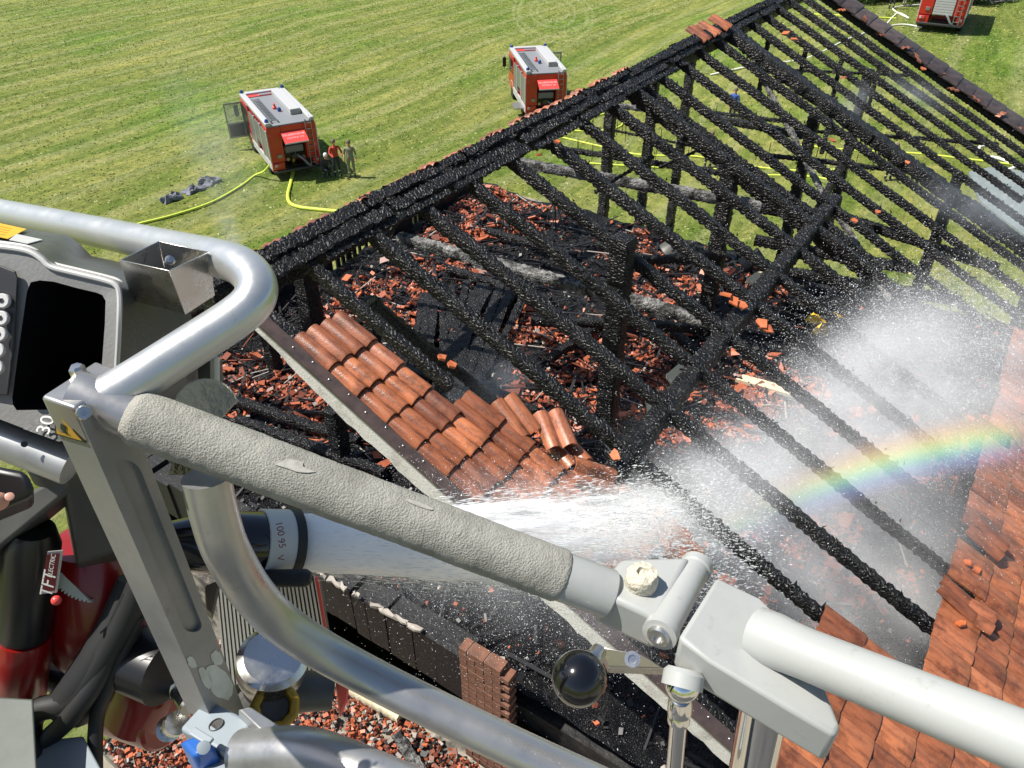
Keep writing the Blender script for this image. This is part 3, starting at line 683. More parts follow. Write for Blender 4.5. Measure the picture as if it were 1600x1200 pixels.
for nm, pts, m, lab in (('tarpaulin', [(1258, 499), (1283, 478), (1316, 494), (1308, 503), (1275, 506)], 'tarp_yellow', 'crumpled yellow sheet, the larger of two lying in the black rubble'),
                        ('tarpaulin', [(1269, 516), (1278, 510), (1296, 514), (1290, 521), (1274, 522)], 'tarp_yellow', 'small yellow scrap just below the larger yellow sheet')):
    q = MB(); pp = [floor_pt(a, b, .15 + R.uniform(-.05, .12)) for a, b in pts]; c = sum(pp, Vector()) / len(pp) + Vector((0, 0, .16))
    n = len(pp); q.add(pp + [c] + [v - Vector((0, 0, .02)) for v in pp], [(i, (i + 1) % n, n) for i in range(n)] + [(i, n + 1 + i, n + 1 + (i + 1) % n, (i + 1) % n) for i in range(n)] + [tuple(reversed(range(n + 1, 2 * n + 1)))])
    tag(q.build(nm, m, None, 0), lab, 'sheet')
for pts, lab in (([(1040, 590), (1078, 558), (1082, 568), (1050, 606)], 'cream slab of insulation leaning beside the red rubble'), ([(1008, 625), (1028, 612), (1030, 640), (1012, 655)], 'pale grey slab at the foot of the rubble heap'), ([(1165, 440), (1196, 420), (1200, 428), (1176, 447)], 'cream slab behind the big purlin'), ([(1148, 597), (1160, 590), (1262, 618), (1255, 628)], 'long pale board lying across dark rubble below the purlin')):
    q = MB(); q.prism([floor_pt(a, b, .12) for a, b in pts], (0, 0, .07)); tag(q.build('insulation_slab', 'insulation', None, 0, bevel=.01), lab, 'slab')
for (px, py, rr, lab) in ((905, 668, .22, 'upper ring of blackened spring wire beside the thick post'), (925, 738, .26, 'lower tangle of blackened spring wire at the post foot'), (890, 760, .16, 'small wire ring in front of the post')):
    q = MB(); c = floor_pt(px, py, .1); pth = [c + Vector((rr * math.cos(t * .35), rr * math.sin(t * .35) * (1 + .1 * math.sin(t)), .03 * math.sin(t * 1.3) + .006 * t)) for t in range(60)]
    q.tube(pth, .009, 5); tag(q.build('wire_coil', 'dark_metal'), lab, 'wire')
for (px, py, lab) in ((797, 375, 'spindly wire stand on the left, in front of the red heap'), (865, 368, 'spindly wire stand on the right, nearer the rafters')):
    q = MB(); c = floor_pt(px, py); top = c + Vector((0, 0, .85))
    for k in range(4): q.tube([top, c + Vector((.28 * math.cos(k * 1.57 + .4), .28 * math.sin(k * 1.57 + .4), -.03))], .013, 6)
    q.tube([top - Vector((.3, .1, 0)), top + Vector((.3, .1, 0))], .014, 6); tag(q.build('wire_stand', 'dark_metal'), lab, 'stand')
for (px, py, r_, lab) in ((1047, 396, .26, 'dented grey metal drum lying in the rubble under the rafters'), (1166, 412, .15, 'small blackened pot beside the red rubble heap')):
    c = floor_pt(px, py, .2); t_ = thing('drum' if r_ > .2 else 'pot', lab, 'drum' if r_ > .2 else 'pot', c)
    MB().lathe([(r_ * .9, -.1), (r_, -.08), (r_ * .97, .1), (r_, .12), (r_ * .95, .3), (r_, .33), (r_ * .9, .34), (r_ * .85, .3)], c, (.5, -.6, .6)).build('shell', 'gunmetal', t_)
    q = MB(); q.tube([c + Vector((r_ * .8 * math.cos(k * .3), -.05 - .1 * math.sin(k * .3), .2 + r_ * .8 * math.sin(k * .3))) for k in range(11)], .012, 6); q.build('handle', 'steel', t_)

# ================================================================ the basket of the turntable ladder
DN = Vector((0, 0, -1))
basket = thing('ladder_basket', 'light metal basket railing with foam-covered bar and hinged gate in the foreground', 'basket', P(330, 1130, 1.15))
def fg(name, mb, m, parent=None, bevel=0, smooth=35): return mb.build(name, m, parent or basket, smooth, bevel)
# bent upper rail
rail = smooth_path([P(-160, 300, 1.75), P(0, 332, 1.42), P(150, 362, 1.22), P(280, 390, 1.06), P(335, 402, .99), P(375, 415, .95), P(398, 438, .925), P(398, 465, .91), P(372, 493, .90), P(300, 540, .88), P(215, 594, .855), P(150, 632, .84)], 8)
fg('upper_rail', MB().tube(rail, .0248, 28), 'aluminium')
# clamp on top of the post
tq = [P(63, 619, .815), P(149, 563, .885), P(200, 584, .872), P(116, 637, .80)]
fg('clamp', MB().hexa(tq, [v + DN * .05 for v in tq]), 'aluminium_dull', bevel=.004)
bo = P(126, 590, .845); ub = Vector((0, 0, 1))
fg('clamp_bolt', MB().lathe([(.011, -.004), (.011, .002), (.0085, .003), (.0085, .013), (.006, .016), (0, .016)], bo, ub, 6), 'steel', smooth=20)
for i, (px, py, d, dr) in enumerate(((131, 645, .80, (-.3, .3)), (199, 600, .86, (-.3, .3)))):
    c = P(px, py, d); v = (CAM - c).normalized()
    b = fg('clamp_screw', MB().lathe([(.008, -.01), (.008, .003), (.0065, .006), (.003, .006), (.003, .003), (0, .003)], c, v, 20), 'steel')
# vertical post, a box profile with a long recess in its wide face
L0, C0, R0 = P(66, 622, .825), P(119, 640, .802), P(206, 652, .868)
K0 = L0 + (R0 - C0)
hgt = .62; dn = DN * hgt
pm = MB(); pm.add([L0, C0, C0 + dn, L0 + dn, K0, K0 + dn, R0, R0 + dn], [(0, 1, 2, 3), (4, 0, 3, 5), (6, 4, 5, 7), (0, 4, 6, 1), (3, 2, 7, 5)])
e1 = (R0 - C0); wv = e1.length; e1n = e1.normalized(); nrm = e1n.cross(DN).normalized()
if nrm.dot(CAM - C0) < 0: nrm = -nrm
def fpt(a, h, off=0): return C0 + e1 * a + DN * h - nrm * off
seg = 8; slot = [(.52 + .24 * math.cos(math.pi * k / seg + math.pi), .085 - .24 * wv * math.sin(math.pi * k / seg)) for k in range(seg + 1)]
slot += [(.52 + .24 * math.cos(math.pi * k / seg), .375 + .24 * wv * math.sin(math.pi * k / seg)) for k in range(seg + 1)]
# slot runs: left-top round to right-top, right-bottom round to left-bottom
ns = len(slot)
outer = []
for a, h in slot: outer.append((0 if a < .52 - .2399 else 1 if a > .52 + .2399 else min(1, max(0, (a - .28) / .48)), 0 if h < .2 else hgt))
for i, (a, h) in enumerate(slot):
    if abs(a - .28) < 1e-3: outer[i] = (0, .0 if h < .2 else hgt)
    if abs(a - .76) < 1e-3: outer[i] = (1, .0 if h < .2 else hgt)
vs = [fpt(a, h) for a, h in outer] + [fpt(a, h) for a, h in slot] + [fpt(a, h, .007) for a, h in slot]
fs = [(i, (i + 1) % ns, ns + (i + 1) % ns, ns + i) for i in range(ns)] + [(ns + i, ns + (i + 1) % ns, 2 * ns + (i + 1) % ns, 2 * ns + i) for i in range(ns)] + [tuple(range(2 * ns, 3 * ns))]
post = MB(); post.v = pm.v; post.f = pm.f; post.m = pm.m; post.add(vs, fs)
post_o = fg('post', post, 'post_grey', smooth=30)
# worn paint: bare patches low on the post, colour brightened to imitate sunlight
wr = MB(); R = random.Random(2)
for (a, h, w_, hh) in ((.62, .52, .62, .05), (.30, .50, .25, .028), (.80, .46, .3, .018), (.12, .455, .2, .014)):
    poly = []
    for k in range(26):
        t = 6.283 * k / 26; rr = 1 + .28 * noise.noise(Vector((math.cos(t) * 2.2, math.sin(t) * 2.2, a * 9)))
        poly.append(fpt(min(.99, max(.01, a + w_ / 2 * rr * math.cos(t))), h + hh * rr * math.sin(t), -.0008))
    wr.add(poly, [tuple(range(26))])
wr.build('bare_metal_patch', 'sunlit_bare_metal', post_o)
# warning triangle on the narrow face
tr = [P(78, 636, .8215), P(138, 692, .818), P(89, 679, .830)]
nf = (C0 - L0).cross(DN).normalized(); nf = nf if nf.dot(CAM - L0) > 0 else -nf
def face_pt(px, py, off): 
    r = ray(px, py); return CAM + r * ((L0 - CAM).dot(nf) / r.dot(nf)) + nf * off
T3 = [face_pt(86, 634, .001), face_pt(137, 691, .001), face_pt(89, 677, .001)]
ctr = sum(T3, Vector()) / 3
wt = MB().prism(T3, nf * .001).build('warning_sticker', 'black', post_o, 0)
MB().prism([ctr + (v - ctr) * .8 + nf * .0012 for v in T3], nf * .0006).build('sticker_face', 'warn_yellow', post_o, 0)
ft = MB(); q = [ctr + (face_pt(a, b, 0) - face_pt(103, 667, 0)) + nf * .0022 for a, b in ((98, 658), (106, 662), (105, 671), (112, 676), (103, 673), (98, 666))]
ft.prism(q, nf * .0004).build('sticker_symbol', 'black', post_o, 0)
# foam-covered bar and its bare collar
ax0, ax1 = P(188, 642, .845), P(880, 901, .92)
dirb = (ax1 - ax0).normalized()
ang = [i / 60 for i in range(61)]
def jit(v, k): return v
fm = MB(); lo_ = []
a_ = dirb.orthogonal().normalized(); b_ = dirb.cross(a_)
for i in range(181):
    t = i / 180; c = ax0.lerp(ax1, .02 + .98 * t); row = []
    for k in range(36):
        th = 6.283 * k / 36; v = a_ * math.cos(th) + b_ * math.sin(th)
        p = c + v * .0318; n_ = noise.noise(p * 110) * .0005 + noise.noise(p * 300) * .0005 + noise.noise(p * 18) * .0008
        rr = .0318 + n_; rr *= min(1, .82 + 9 * t) * (min(1, .9 + 12 * (1 - t)))
        row.append(c + v * rr)
    lo_.append(row)
fm.loft(lo_); foam_o = fg('foam_grip', fm, 'foam', smooth=180)
fg('bar_collar', MB().lathe([(.027, -.05), (.027, .03), (.0245, .032)], ax0, dirb), 'aluminium_dull')
def on_foam(px, py, off=.0008):
    best = None; r = ray(px, py)
    for k in range(500):
        p = CAM + r * (.7 + k * .0006); t = (p - ax0).dot(dirb); q_ = p - (ax0 + dirb * t)
        if q_.length < .0324 + off: return p
    return CAM + r * .85
pt = MB(); poly = [on_foam(460 + 26 * math.cos(t) * (1 + .4 * math.sin(3 * t)) , 727 + 9 * math.sin(t) + 8 * math.cos(t) * .9) for t in [6.283 * k / 22 for k in range(22)]]
pt.add(poly, [tuple(range(22))]); pt.build('worn_patch', 'foam_worn', foam_o, 0)
pt = MB(); poly = [on_foam(655 + 22 * math.cos(t), 788 + 3.5 * math.sin(t) + 8 * math.cos(t)) for t in [6.283 * k / 16 for k in range(16)]]
pt.add(poly, [tuple(range(16))]); pt.build('worn_patch', 'foam_worn', foam_o, 0)
# hinge of the gate
hinge = MB().lathe([(.0295, -.005), (.0295, .06), (.028, .062)], ax1, dirb, 30)
fg('hinge_socket', hinge, 'paint_white')
A, B, C_, D = P(932, 922, .905), P(968, 872, .97), P(1080, 868, .965), P(1030, 968, .88)
hb = fg('hinge_block', MB().hexa([A, B, C_, D], [v + DN * .062 for v in (A, B, C_, D)]), 'paint_white', bevel=.008)
br0, br1 = P(1090, 882, .985), P(1030, 992, .875)
fg('hinge_barrel', MB().lathe([(.012, 0), (.0205, .001), (.0205, .012), (.0185, .014), (.0185, (br1 - br0).length - .014), (.0205, (br1 - br0).length - .012), (.0205, (br1 - br0).length), (.014, (br1 - br0).length + .001)], br0, br1 - br0, 30), 'paint_white')
v = (br1 - br0).normalized()
MB().lathe([(.0135, -.002), (.0135, .004), (.011, .006), (.0075, .006), (.0075, .002), (0, .002)], br1, v, 24).build('hinge_pin', 'steel', basket)
bc = P(1003, 905, .915); nn = Vector((0, -.05, 1))
wob = MB()
wob.lathe([(.019, -.012), (.0195, .0), (.019, .008), (.016, .013), (.0075, .0135), (.006, .009), (0, .009)], bc, nn, 26)
wob.v = [tuple(Vector(q_) + Vector((noise.noise(Vector(q_) * 160), noise.noise(Vector(q_) * 160 + Vector((9, 0, 0))), noise.noise(Vector(q_) * 160 + Vector((0, 9, 0))))) * .0022) for q_ in wob.v]
fg('scuffed_stud', wob, 'paint_scuff', smooth=60)
# wedge-shaped gate bracket and the tube that leaves it
TP = [P(1120, 900, .935), P(1188, 934, .925), P(1262, 1004, .865), P(1315, 1136, .80), P(1306, 1150, .79), P(1230, 1105, .80), P(1110, 1032, .82), P(1060, 995, .84)]
bk = MB().prism(TP, DN * .055)
fg('gate_bracket', bk, 'paint_white', bevel=.006)
g0, g1 = P(1196, 996, .86), P(1760, 1225, .62)
gd = (g1 - g0).normalized(); gl = (g1 - g0).length
fg('gate_tube', MB().lathe([(.031, -.01), (.031, .012), (.0285, .03), (.0275, .05), (.0275, gl)], g0, gd, 34), 'paint_white')
sp = P(1126, 968, .869)
# locking knob
kc = P(905, 1060, .845); kt = P(948, 1000, .90)
kn = fg('locking_knob', MB().ball(kc, .0305, 36), 'black_gloss')
kd = (kt - kc).normalized()
MB().lathe([(.012, .026), (.0125, .034), (.0095, .036), (.0095, .05)], kc, kd, 20).build('knob_stem', 'steel', kn)
lk = MB(); c = P(988, 1030, .868); lk.lathe([(.009, 0), (.009, .006), (.005, .006), (.005, .003), (0, .003)], c, CAM - c, 18); fg('latch_screw', lk, 'steel')
fg('latch_plate', MB().hexa([P(935, 1010, .90), P(1000, 1022, .885), P(1040, 1045, .89), P(950, 1042, .90)], [P(935, 1020, .93), P(1000, 1032, .915), P(1040, 1055, .92), P(950, 1052, .93)]), 'steel', bevel=.002)
# gas strut with its ball joint
jc = P(1066, 1070, .84)
st_ = fg('strut_joint', MB().ball(jc, .0195, 30), 'chrome')
MB().lathe([(.0225, -.003), (.0225, .012), (.018, .017)], jc, (P(1074, 1020, .85) - jc), 26).build('joint_cup', 'paint_white', st_)
r0 = P(1063, 1096, .845); r1 = P(1046, 1290, .93); rd = (r1 - r0).normalized()
MB().lathe([(.012, -.004), (.0135, .004), (.0135, .016), (.011, .018), (.0125, .024), (.0125, .03), (.0095, .032), (.0095, (r1 - r0).length)], r0, rd, 24).build('strut_rod', 'chrome', st_)
fg('gate_leg', MB().tube([P(1200, 1075, .93), P(1150, 1330, 1.10)], .029, 28), 'chrome')
# round bracket plate and the inner rail with a mitred, capped end
pl = MB(); pc = P(322, 640, 1.03); pvn = (CAM - pc).normalized(); pa = pvn.cross(Vector((0, 0, 1))).normalized(); pb = pa.cross(pvn)
poly = [pc - pa * .042 * math.cos(math.pi * k / 14) + (pb if pb.z > 0 else -pb) * .042 * math.sin(math.pi * k / 14) for k in range(15)]
poly += [P(372, 740, 1.06), P(268, 740, 1.06)]
pl.prism(poly, -pvn * .012); fg('bracket_plate', pl, 'paint_scuff', bevel=.002)
inner = smooth_path([P(322, 745, .88), P(334, 800, .90), P(354, 860, .93), P(397, 930, 1.0), P(455, 985, 1.05), P(560, 1048, 1.09), P(750, 1143, 1.09), P(1000, 1258, 1.08)], 8)
ir = fg('inner_rail', MB().tube(inner, .0275, 28), 'aluminium_dull')
fg('lower_rail', MB().tube(smooth_path([P(380, 1180, 1.1), P(470, 1178, 1.06), P(540, 1200, 1.03), P(680, 1262, .98)], 6), .036, 24), 'aluminium_dull')
fg('floor_angle', MB().hexa([P(372, 1108, 1.12), P(392, 1104, 1.12), P(560, 1215, 1.02), P(500, 1230, 1.0)], [P(372, 1130, 1.16), P(392, 1126, 1.16), P(560, 1240, 1.06), P(500, 1255, 1.04)]), 'aluminium_dull', bevel=.003)
fg('floor_plate', MB().hexa([P(-60, 1085, 1.2), P(52, 1092, 1.2), P(60, 1240, 1.1), P(-60, 1240, 1.1)], [P(-60, 1095, 1.23), P(52, 1102, 1.23), P(60, 1250, 1.13), P(-60, 1250, 1.13)]), 'plate_green', bevel=.003)
fg('step_plate', MB().hexa([P(40, 1160, 1.25), P(130, 1150, 1.25), P(190, 1260, 1.15), P(30, 1260, 1.15)], [P(40, 1165, 1.28), P(130, 1155, 1.28), P(190, 1265, 1.18), P(30, 1265, 1.18)]), 'box_blue_grey', bevel=.003)
# open square sleeve of folded steel on the rail
so = [P(186, 406, .91), P(248, 376, .975), P(327, 393, .945), P(264, 423, .88)]
dnv = [P(206, 470, .975), P(262, 440, 1.04), P(336, 462, 1.01), P(290, 492, .94)]
ce = sum(so, Vector()) / 4; cb = sum(dnv, Vector()) / 4
si = [ce + (v - ce) * .955 for v in so]; sb = [cb + (v - cb) * .955 for v in dnv]
sl = MB(); sl.add(so + dnv + si + sb, [(0, 1, 5, 4), (1, 2, 6, 5), (2, 3, 7, 6), (3, 0, 4, 7), (9, 8, 12, 13), (10, 9, 13, 14), (11, 10, 14, 15), (8, 11, 15, 12), (0, 8, 9, 1), (1, 9, 10, 2), (2, 10, 11, 3), (3, 11, 8, 0), (12, 15, 14, 13), (4, 5, 6, 7)])
slv = fg('square_sleeve', sl, 'steel', bevel=.0008)
sc_ = si[2].lerp(sb[2], .3).lerp(si[3].lerp(sb[3], .3), .75); dv = (ce - sc_).normalized()
MB().lathe([(.006, -.004), (.006, .003), (.0045, .004), (.0045, .012), (0, .013)], P(266, 408, .93), (P(262, 398, .90) - P(266, 408, .93)), 10).build('sleeve_bolt', 'steel', slv)

# ================================================================ control console
KD = 1.16
def PK(a, b, d): return P(a, b, d * KD)
con = thing('control_console', 'dark grey moulded control console with a black recess and yellow sticker', 'console', P(60, 700, .95))
FO = [(-90, 368, .80), (-20, 383, .80), (30, 390, .80), (51, 396, .80), (66, 406, .80), (81, 418, .80), (120, 428, .80), (165, 439, .80), (181, 446, .80), (187, 459, .80), (187, 500, .80), (184, 560, .81), (180, 610, .815), (165, 660, .82), (110, 693, .825), (60, 678, .825), (0, 655, .82), (-90, 625, .815)]
BO = [(-90, 325, 1.08), (0, 350, 1.03), (70, 362, 1.01), (106, 368, 1.0), (126, 382, 1.0), (143, 400, 1.0), (180, 408, 1.0), (245, 420, 1.0), (275, 432, 1.0), (292, 455, 1.0), (300, 500, 1.0), (308, 560, 1.0), (310, 600, 1.0), (280, 640, 1.0), (220, 660, 1.0), (150, 665, 1.0), (0, 665, 1.0), (-90, 660, 1.0)]
OP = [(-90, 430, .803), (-20, 432, .803), (40, 448, .803), (48, 441, .803), (62, 438, .803), (84, 440, .803), (120, 450, .803), (150, 457, .803), (160, 461, .803), (165, 470, .803), (164, 505, .803), (160, 560, .813), (157, 600, .818), (150, 636, .823), (90, 640, .823), (26, 641, .822), (20, 632, .82), (-90, 620, .818)]
# the recess starts right of the key panel
OP[0], OP[1], OP[2], OP[17] = (19, 622, .82), (30, 540, .81), (42, 456, .803), (20, 628, .82)
f_ = [PK(*a) for a in FO]; b_l = [PK(*a) for a in BO]; o_ = [PK(*a) for a in OP]
cb_ = MB(); n = len(f_)
cb_.add(f_ + b_l, [(i, (i + 1) % n, n + (i + 1) % n, n + i) for i in range(n)] + [tuple(range(n, 2 * n))])
cb_.build('housing', 'console', con, 50)
back = fwd * .19 + right * -.01
def ring_panel(outer, inner, depth, name, m, mi, parent):
    q = MB(); n = len(outer); q.add(outer + inner, [(i, (i + 1) % n, n + (i + 1) % n, n + i) for i in range(n)]); q.build(name, m, parent, 30)
bz = MB(); bz.add(f_ + o_, [(i, (i + 1) % n, n + (i + 1) % n, n + i) for i in range(n)]); bezel = bz.build('bezel', 'console_bezel', con, 50)
rc = MB(); rc.add(o_ + [v + back for v in o_], [(i, (i + 1) % n, n + (i + 1) % n, n + i) for i in range(n)] + [tuple(range(n, 2 * n))]); rc.build('recess', 'black', con, 0)
ed1 = smooth_path([v - fwd * .001 for v in f_[:14]], 4); MB().tube(ed1, .0032, 8).build('edge_rib', 'console_edge', con)
ed2 = smooth_path([PK(a, b - 3, d + .014) for a, b, d in FO[:14]], 4); MB().tube(ed2, .0034, 8).build('edge_rib', 'console_bezel', con)
ed3 = smooth_path([PK(a + (4 if a > 170 else 0), b - 6, d + .03) for a, b, d in FO[:14]], 4); MB().tube(ed3, .0034, 8).build('edge_rib', 'console_edge', con)
# key panel at the left edge
kp = [PK(-90, 408, .797), PK(0, 414, .797), PK(26, 424, .797), PK(29, 436, .797), PK(24, 540, .806), PK(14, 618, .814), PK(-90, 610, .814)]
MB().prism(kp, -fwd * .003).build('key_panel', 'dark_metal', con, 0, .002)
for (px, py) in ((4, 470), (2, 497), (-1, 522), (-4, 547), (-6, 574)):
    c = PK(px, py, .7925); kb = MB().lathe([(.0088, -.003), (.0088, .001), (.0078, .002), (0, .002)], c, -fwd, 24).build('key', 'label_white', con)
    q = MB(); q.lathe([(.0032, .0021), (.0032, .0027), (.0020, .0027), (.0020, .0021)], c, -fwd, 6); q.build('key_symbol', 'dark_metal', kb)
def on_top(u, v_, k=2, off=.0012):                       # on the upper shell between front and back edges
    a = f_[0].lerp(f_[3], u); b = b_l[0].lerp(b_l[3], u); return a.lerp(b, v_) + Vector((0, 0, off)) - down * .001
MB().prism([on_top(.1, .25), on_top(.66, .25), on_top(.72, .80), on_top(.1, .80)], (0, 0, .0008)).build('yellow_sticker', 'label_yellow', con, 0)
for k in range(4):
    MB().prism([on_top(.15, .66 - k * .1, off=.0026), on_top(.62, .66 - k * .1, off=.0026), on_top(.62, .65 - k * .1, off=.0026), on_top(.15, .65 - k * .1, off=.0026)], (0, 0, .0003)).build('sticker_line', 'warn_yellow', con, 0)
MB().prism([on_top(.68, .22), on_top(.86, .22), on_top(.92, .50), on_top(.69, .50)], (0, 0, .0008)).build('white_sticker', 'label_white', con, 0)
MB().prism([PK(36, 670, .81), PK(70, 647, .818), PK(90, 650, .817), PK(100, 688, .812), PK(92, 690, .811)], fwd * .002).build('number_plate', 'console', con, 0)
text_mesh('number', '30', .024, PK(72, 664, .8085), PK(80, 645, .81) - PK(70, 672, .805), PK(50, 652, .81) - PK(72, 664, .8085), 'label_white', con)
# bars and arm that carry the console
MB().tube([PK(-90, 655, .86), PK(-10, 680, .86), PK(112, 728, .87)], [.026, .026, .026], 20).build('support_tube', 'aluminium', con)
q = MB(); c = PK(38, 694, .8335); q.lathe([(.004, 0), (.004, .001), (0, .001)], c, CAM - c, 14); q.build('tube_hole', 'black', con)
MB().hexa([PK(-60, 830, .98), PK(92, 742, .95), PK(128, 752, .95), PK(-60, 905, .98)], [PK(-60, 850, 1.05), PK(92, 762, 1.02), PK(128, 772, 1.02), PK(-60, 925, 1.05)]).build('support_arm', 'gunmetal', con, 30, .006)
MB().hexa([PK(95, 740, .94), PK(150, 730, .94), PK(190, 860, 1.02), PK(120, 880, 1.02)], [PK(95, 760, 1.05), PK(150, 750, 1.05), PK(190, 880, 1.13), PK(120, 900, 1.13)]).build('support_bracket', 'gunmetal', con, 30, .008)
MB().lathe([(.03, 0), (.03, .02), (.022, .03), (0, .032)], PK(88, 738, .92), Vector((0, 0, 1)), 24).build('arm_joint', 'gunmetal', con)
MB().tube([PK(310, 555, 1.02), PK(336, 560, 1.0), PK(336, 640, 1.03)], .007, 10).build('rear_rim', 'console_edge', con)
MB().prism([PK(262, 590, 1.03), PK(330, 560, 1.03), PK(334, 650, 1.06), PK(250, 660, 1.06)], fwd * .05).build('rear_cover', 'console', con, 0, .004)

# hand unit held at the left edge, and the hand
hu = MB().hexa([P(-40, 720, .74), P(42, 735, .74), P(58, 772, .74), P(-40, 812, .74)], [P(-40, 740, .80), P(42, 755, .80), P(58, 792, .80), P(-40, 832, .80)]).build('hand_unit', 'black', None, 30, .008)
tag(hu, 'small black hand-held control box at the left edge below the console', 'controller')
def skin_mesh(name, verts, edges, radii, root=0, sub=2):
    me = bpy.data.meshes.new(name); me.from_pydata([tuple(v) for v in verts], edges, [])
    o = bpy.data.objects.new(name, me); COL.objects.link(o)
    sk = o.modifiers.new('skin', 'SKIN'); sk.use_smooth_shade = True
    for i, r in enumerate(radii):
        me.skin_vertices[0].data[i].radius = (r, r) if not isinstance(r, tuple) else r
        me.skin_vertices[0].data[i].use_root = (i == root)
    sb_ = o.modifiers.new('sub', 'SUBSURF'); sb_.levels = sub; sb_.render_levels = sub
    bpy.context.view_layer.update()
    out = bpy.data.meshes.new_from_object(o.evaluated_get(bpy.context.evaluated_depsgraph_get()))
    bpy.data.objects.remove(o); bpy.data.meshes.remove(me); out.name = name
    out.polygons.foreach_set('use_smooth', [True] * len(out.polygons)); out.materials.clear(); return out
BF = 11.3                                              # basket floor level
fh = Vector((fwd.x, fwd.y, 0)).normalized(); rh = Vector((fh.y, -fh.x, 0))
pb0 = CAM - rh * 1.02 + fh * .12; pb0.z = BF
def bp(a, b, z_): return pb0 + rh * a + fh * b + Vector((0, 0, z_))
hv = [bp(0, 0, .96), bp(0, .02, 1.26), bp(0, 0, 1.48), bp(0, .03, 1.60), bp(0, .03, 1.74), bp(.19, .02, 1.42), bp(.30, .12, 1.20), P(-330, 830, .62), P(-190, 815, .66), P(-120, 800, .69), P(-105, 760, .70), P(-90, 790, .66), P(-45, 792, .685), P(-15, 785, .705), P(16, 781, .718),
      bp(-.19, .02, 1.42), bp(-.27, .06, 1.14), bp(-.2, .28, 1.05), bp(-.17, .36, 1.05)]
he = [(0, 1), (1, 2), (2, 3), (3, 4), (1, 5), (5, 6), (6, 7), (7, 8), (8, 9), (9, 10), (8, 11), (11, 12), (12, 13), (13, 14), (1, 15), (15, 16), (16, 17), (17, 18)]
hr = [.17, .18, .065, .09, .06, .075, .06, .042, .028, .030, .026, .016, .0125, .0105, .0085, .075, .06, .045, .045]
for sg in (-1, 1):
    i0_ = len(hv); hv += [bp(sg * .1, 0, .9), bp(sg * .12, .03, .5), bp(sg * .13, 0, .09), bp(sg * .14, .14, .05)]; he += [(0, i0_), (i0_, i0_ + 1), (i0_ + 1, i0_ + 2), (i0_ + 2, i0_ + 3)]; hr += [.1, .08, .065, .05]
for k, (py, ln) in enumerate(((742, 95), (762, 105), (782, 100), (802, 80))):
    i0_ = len(hv); hv += [P(-95, py, .72), P(-95 + ln * .45, py - 4, .80), P(-95 + ln * .8, py + 2, .845), P(-95 + ln, py + 8, .835)]
    he += [(10 if k < 2 else 9, i0_), (i0_, i0_ + 1), (i0_ + 1, i0_ + 2), (i0_ + 2, i0_ + 3)]; hr += [.0105, .0098, .009, .0075]
pme = skin_mesh('person', hv, he, hr, 0)
for m in ('cloth_dark', 'skin', 'rubber'): pme.materials.append(MATS[m])
for p_ in pme.polygons:
    c = p_.center; q_ = RW.transposed() @ (c - CAM)
    p_.material_index = 1 if (c.z > BF + 1.5 and (c - bp(0, .03, c.z - BF)).length < .2) or (q_.x > -.60 and q_.z > .5 and c.z > BF + .8) else 2 if c.z < BF + .14 else 0
hand = put('person', pme, None)
tag(hand, 'person reaching in from the left edge, bare thumb on the black control box', 'person')
MB().lathe([(.12, -.02), (.125, .02), (.115, .10), (.08, .16), (.03, .185), (0, .187)], bp(0, .02, 1.64), (0, 0, 1), 24).build('helmet', 'helmet_white', hand, 60)
fl_ = MB(); a0 = CAM - rh * 1.5 - fh * 1.3; a0.z = BF
fl_.hexa([a0, a0 + rh * 2.7, a0 + rh * 2.7 + fh * 1.45, a0 + fh * 1.45], [v + Vector((0, 0, -.05)) for v in (a0, a0 + rh * 2.7, a0 + rh * 2.7 + fh * 1.45, a0 + fh * 1.45)])
fl_.build('basket_floor', 'gunmetal', basket, 0)
br_ = MB(); z1_ = Vector((0, 0, 1.1))
br_.tube([a0 + fh * 1.3 + z1_, a0 + z1_, a0 + rh * 2.7 + z1_, a0 + rh * 2.7 + fh * 1.2 + z1_], .025, 12)
for v in (a0, a0 + rh * 1.35, a0 + rh * 2.7): br_.tube([v, v + z1_], .025, 12)
br_.build('rear_rail', 'aluminium', basket)
tn = MB(); c = P(15, 776, .709); tn.lathe([(.0036, 0), (.004, .0006), (.003, .0011), (0, .0012)], c, (CAM - c) + Vector((0, 0, .4)), 14); tn.build('thumb_nail', 'nail', hand)

# ================================================================ water monitor
mon = thing('water_monitor', 'red and black remote-controlled water monitor with nozzle below the railing', 'water monitor', P(170, 1150, 1.35))
def mpart(name, mb, m, bevel=0, parent=None, smooth=35): return mb.build(name, m, parent or mon, smooth, bevel)
mpart('body', MB().lathe([(.02, -.16), (.06, -.155), (.085, -.10), (.10, -.02), (.098, .05), (.075, .11), (.04, .13), (0, .135)], P(165, 955, 1.36), P(185, 1060, 1.42) - P(150, 870, 1.3), 36), 'monitor_red')
mpart('elbow', MB().tube(smooth_path([P(150, 900, 1.32), P(205, 975, 1.33), P(235, 1050, 1.35), P(215, 1120, 1.38)], 6), .055, 24), 'monitor_red')
mpart('gear_ring', MB().tube([P(215, 1030, 1.28), P(262, 1050, 1.26)], .056, 28), 'black')
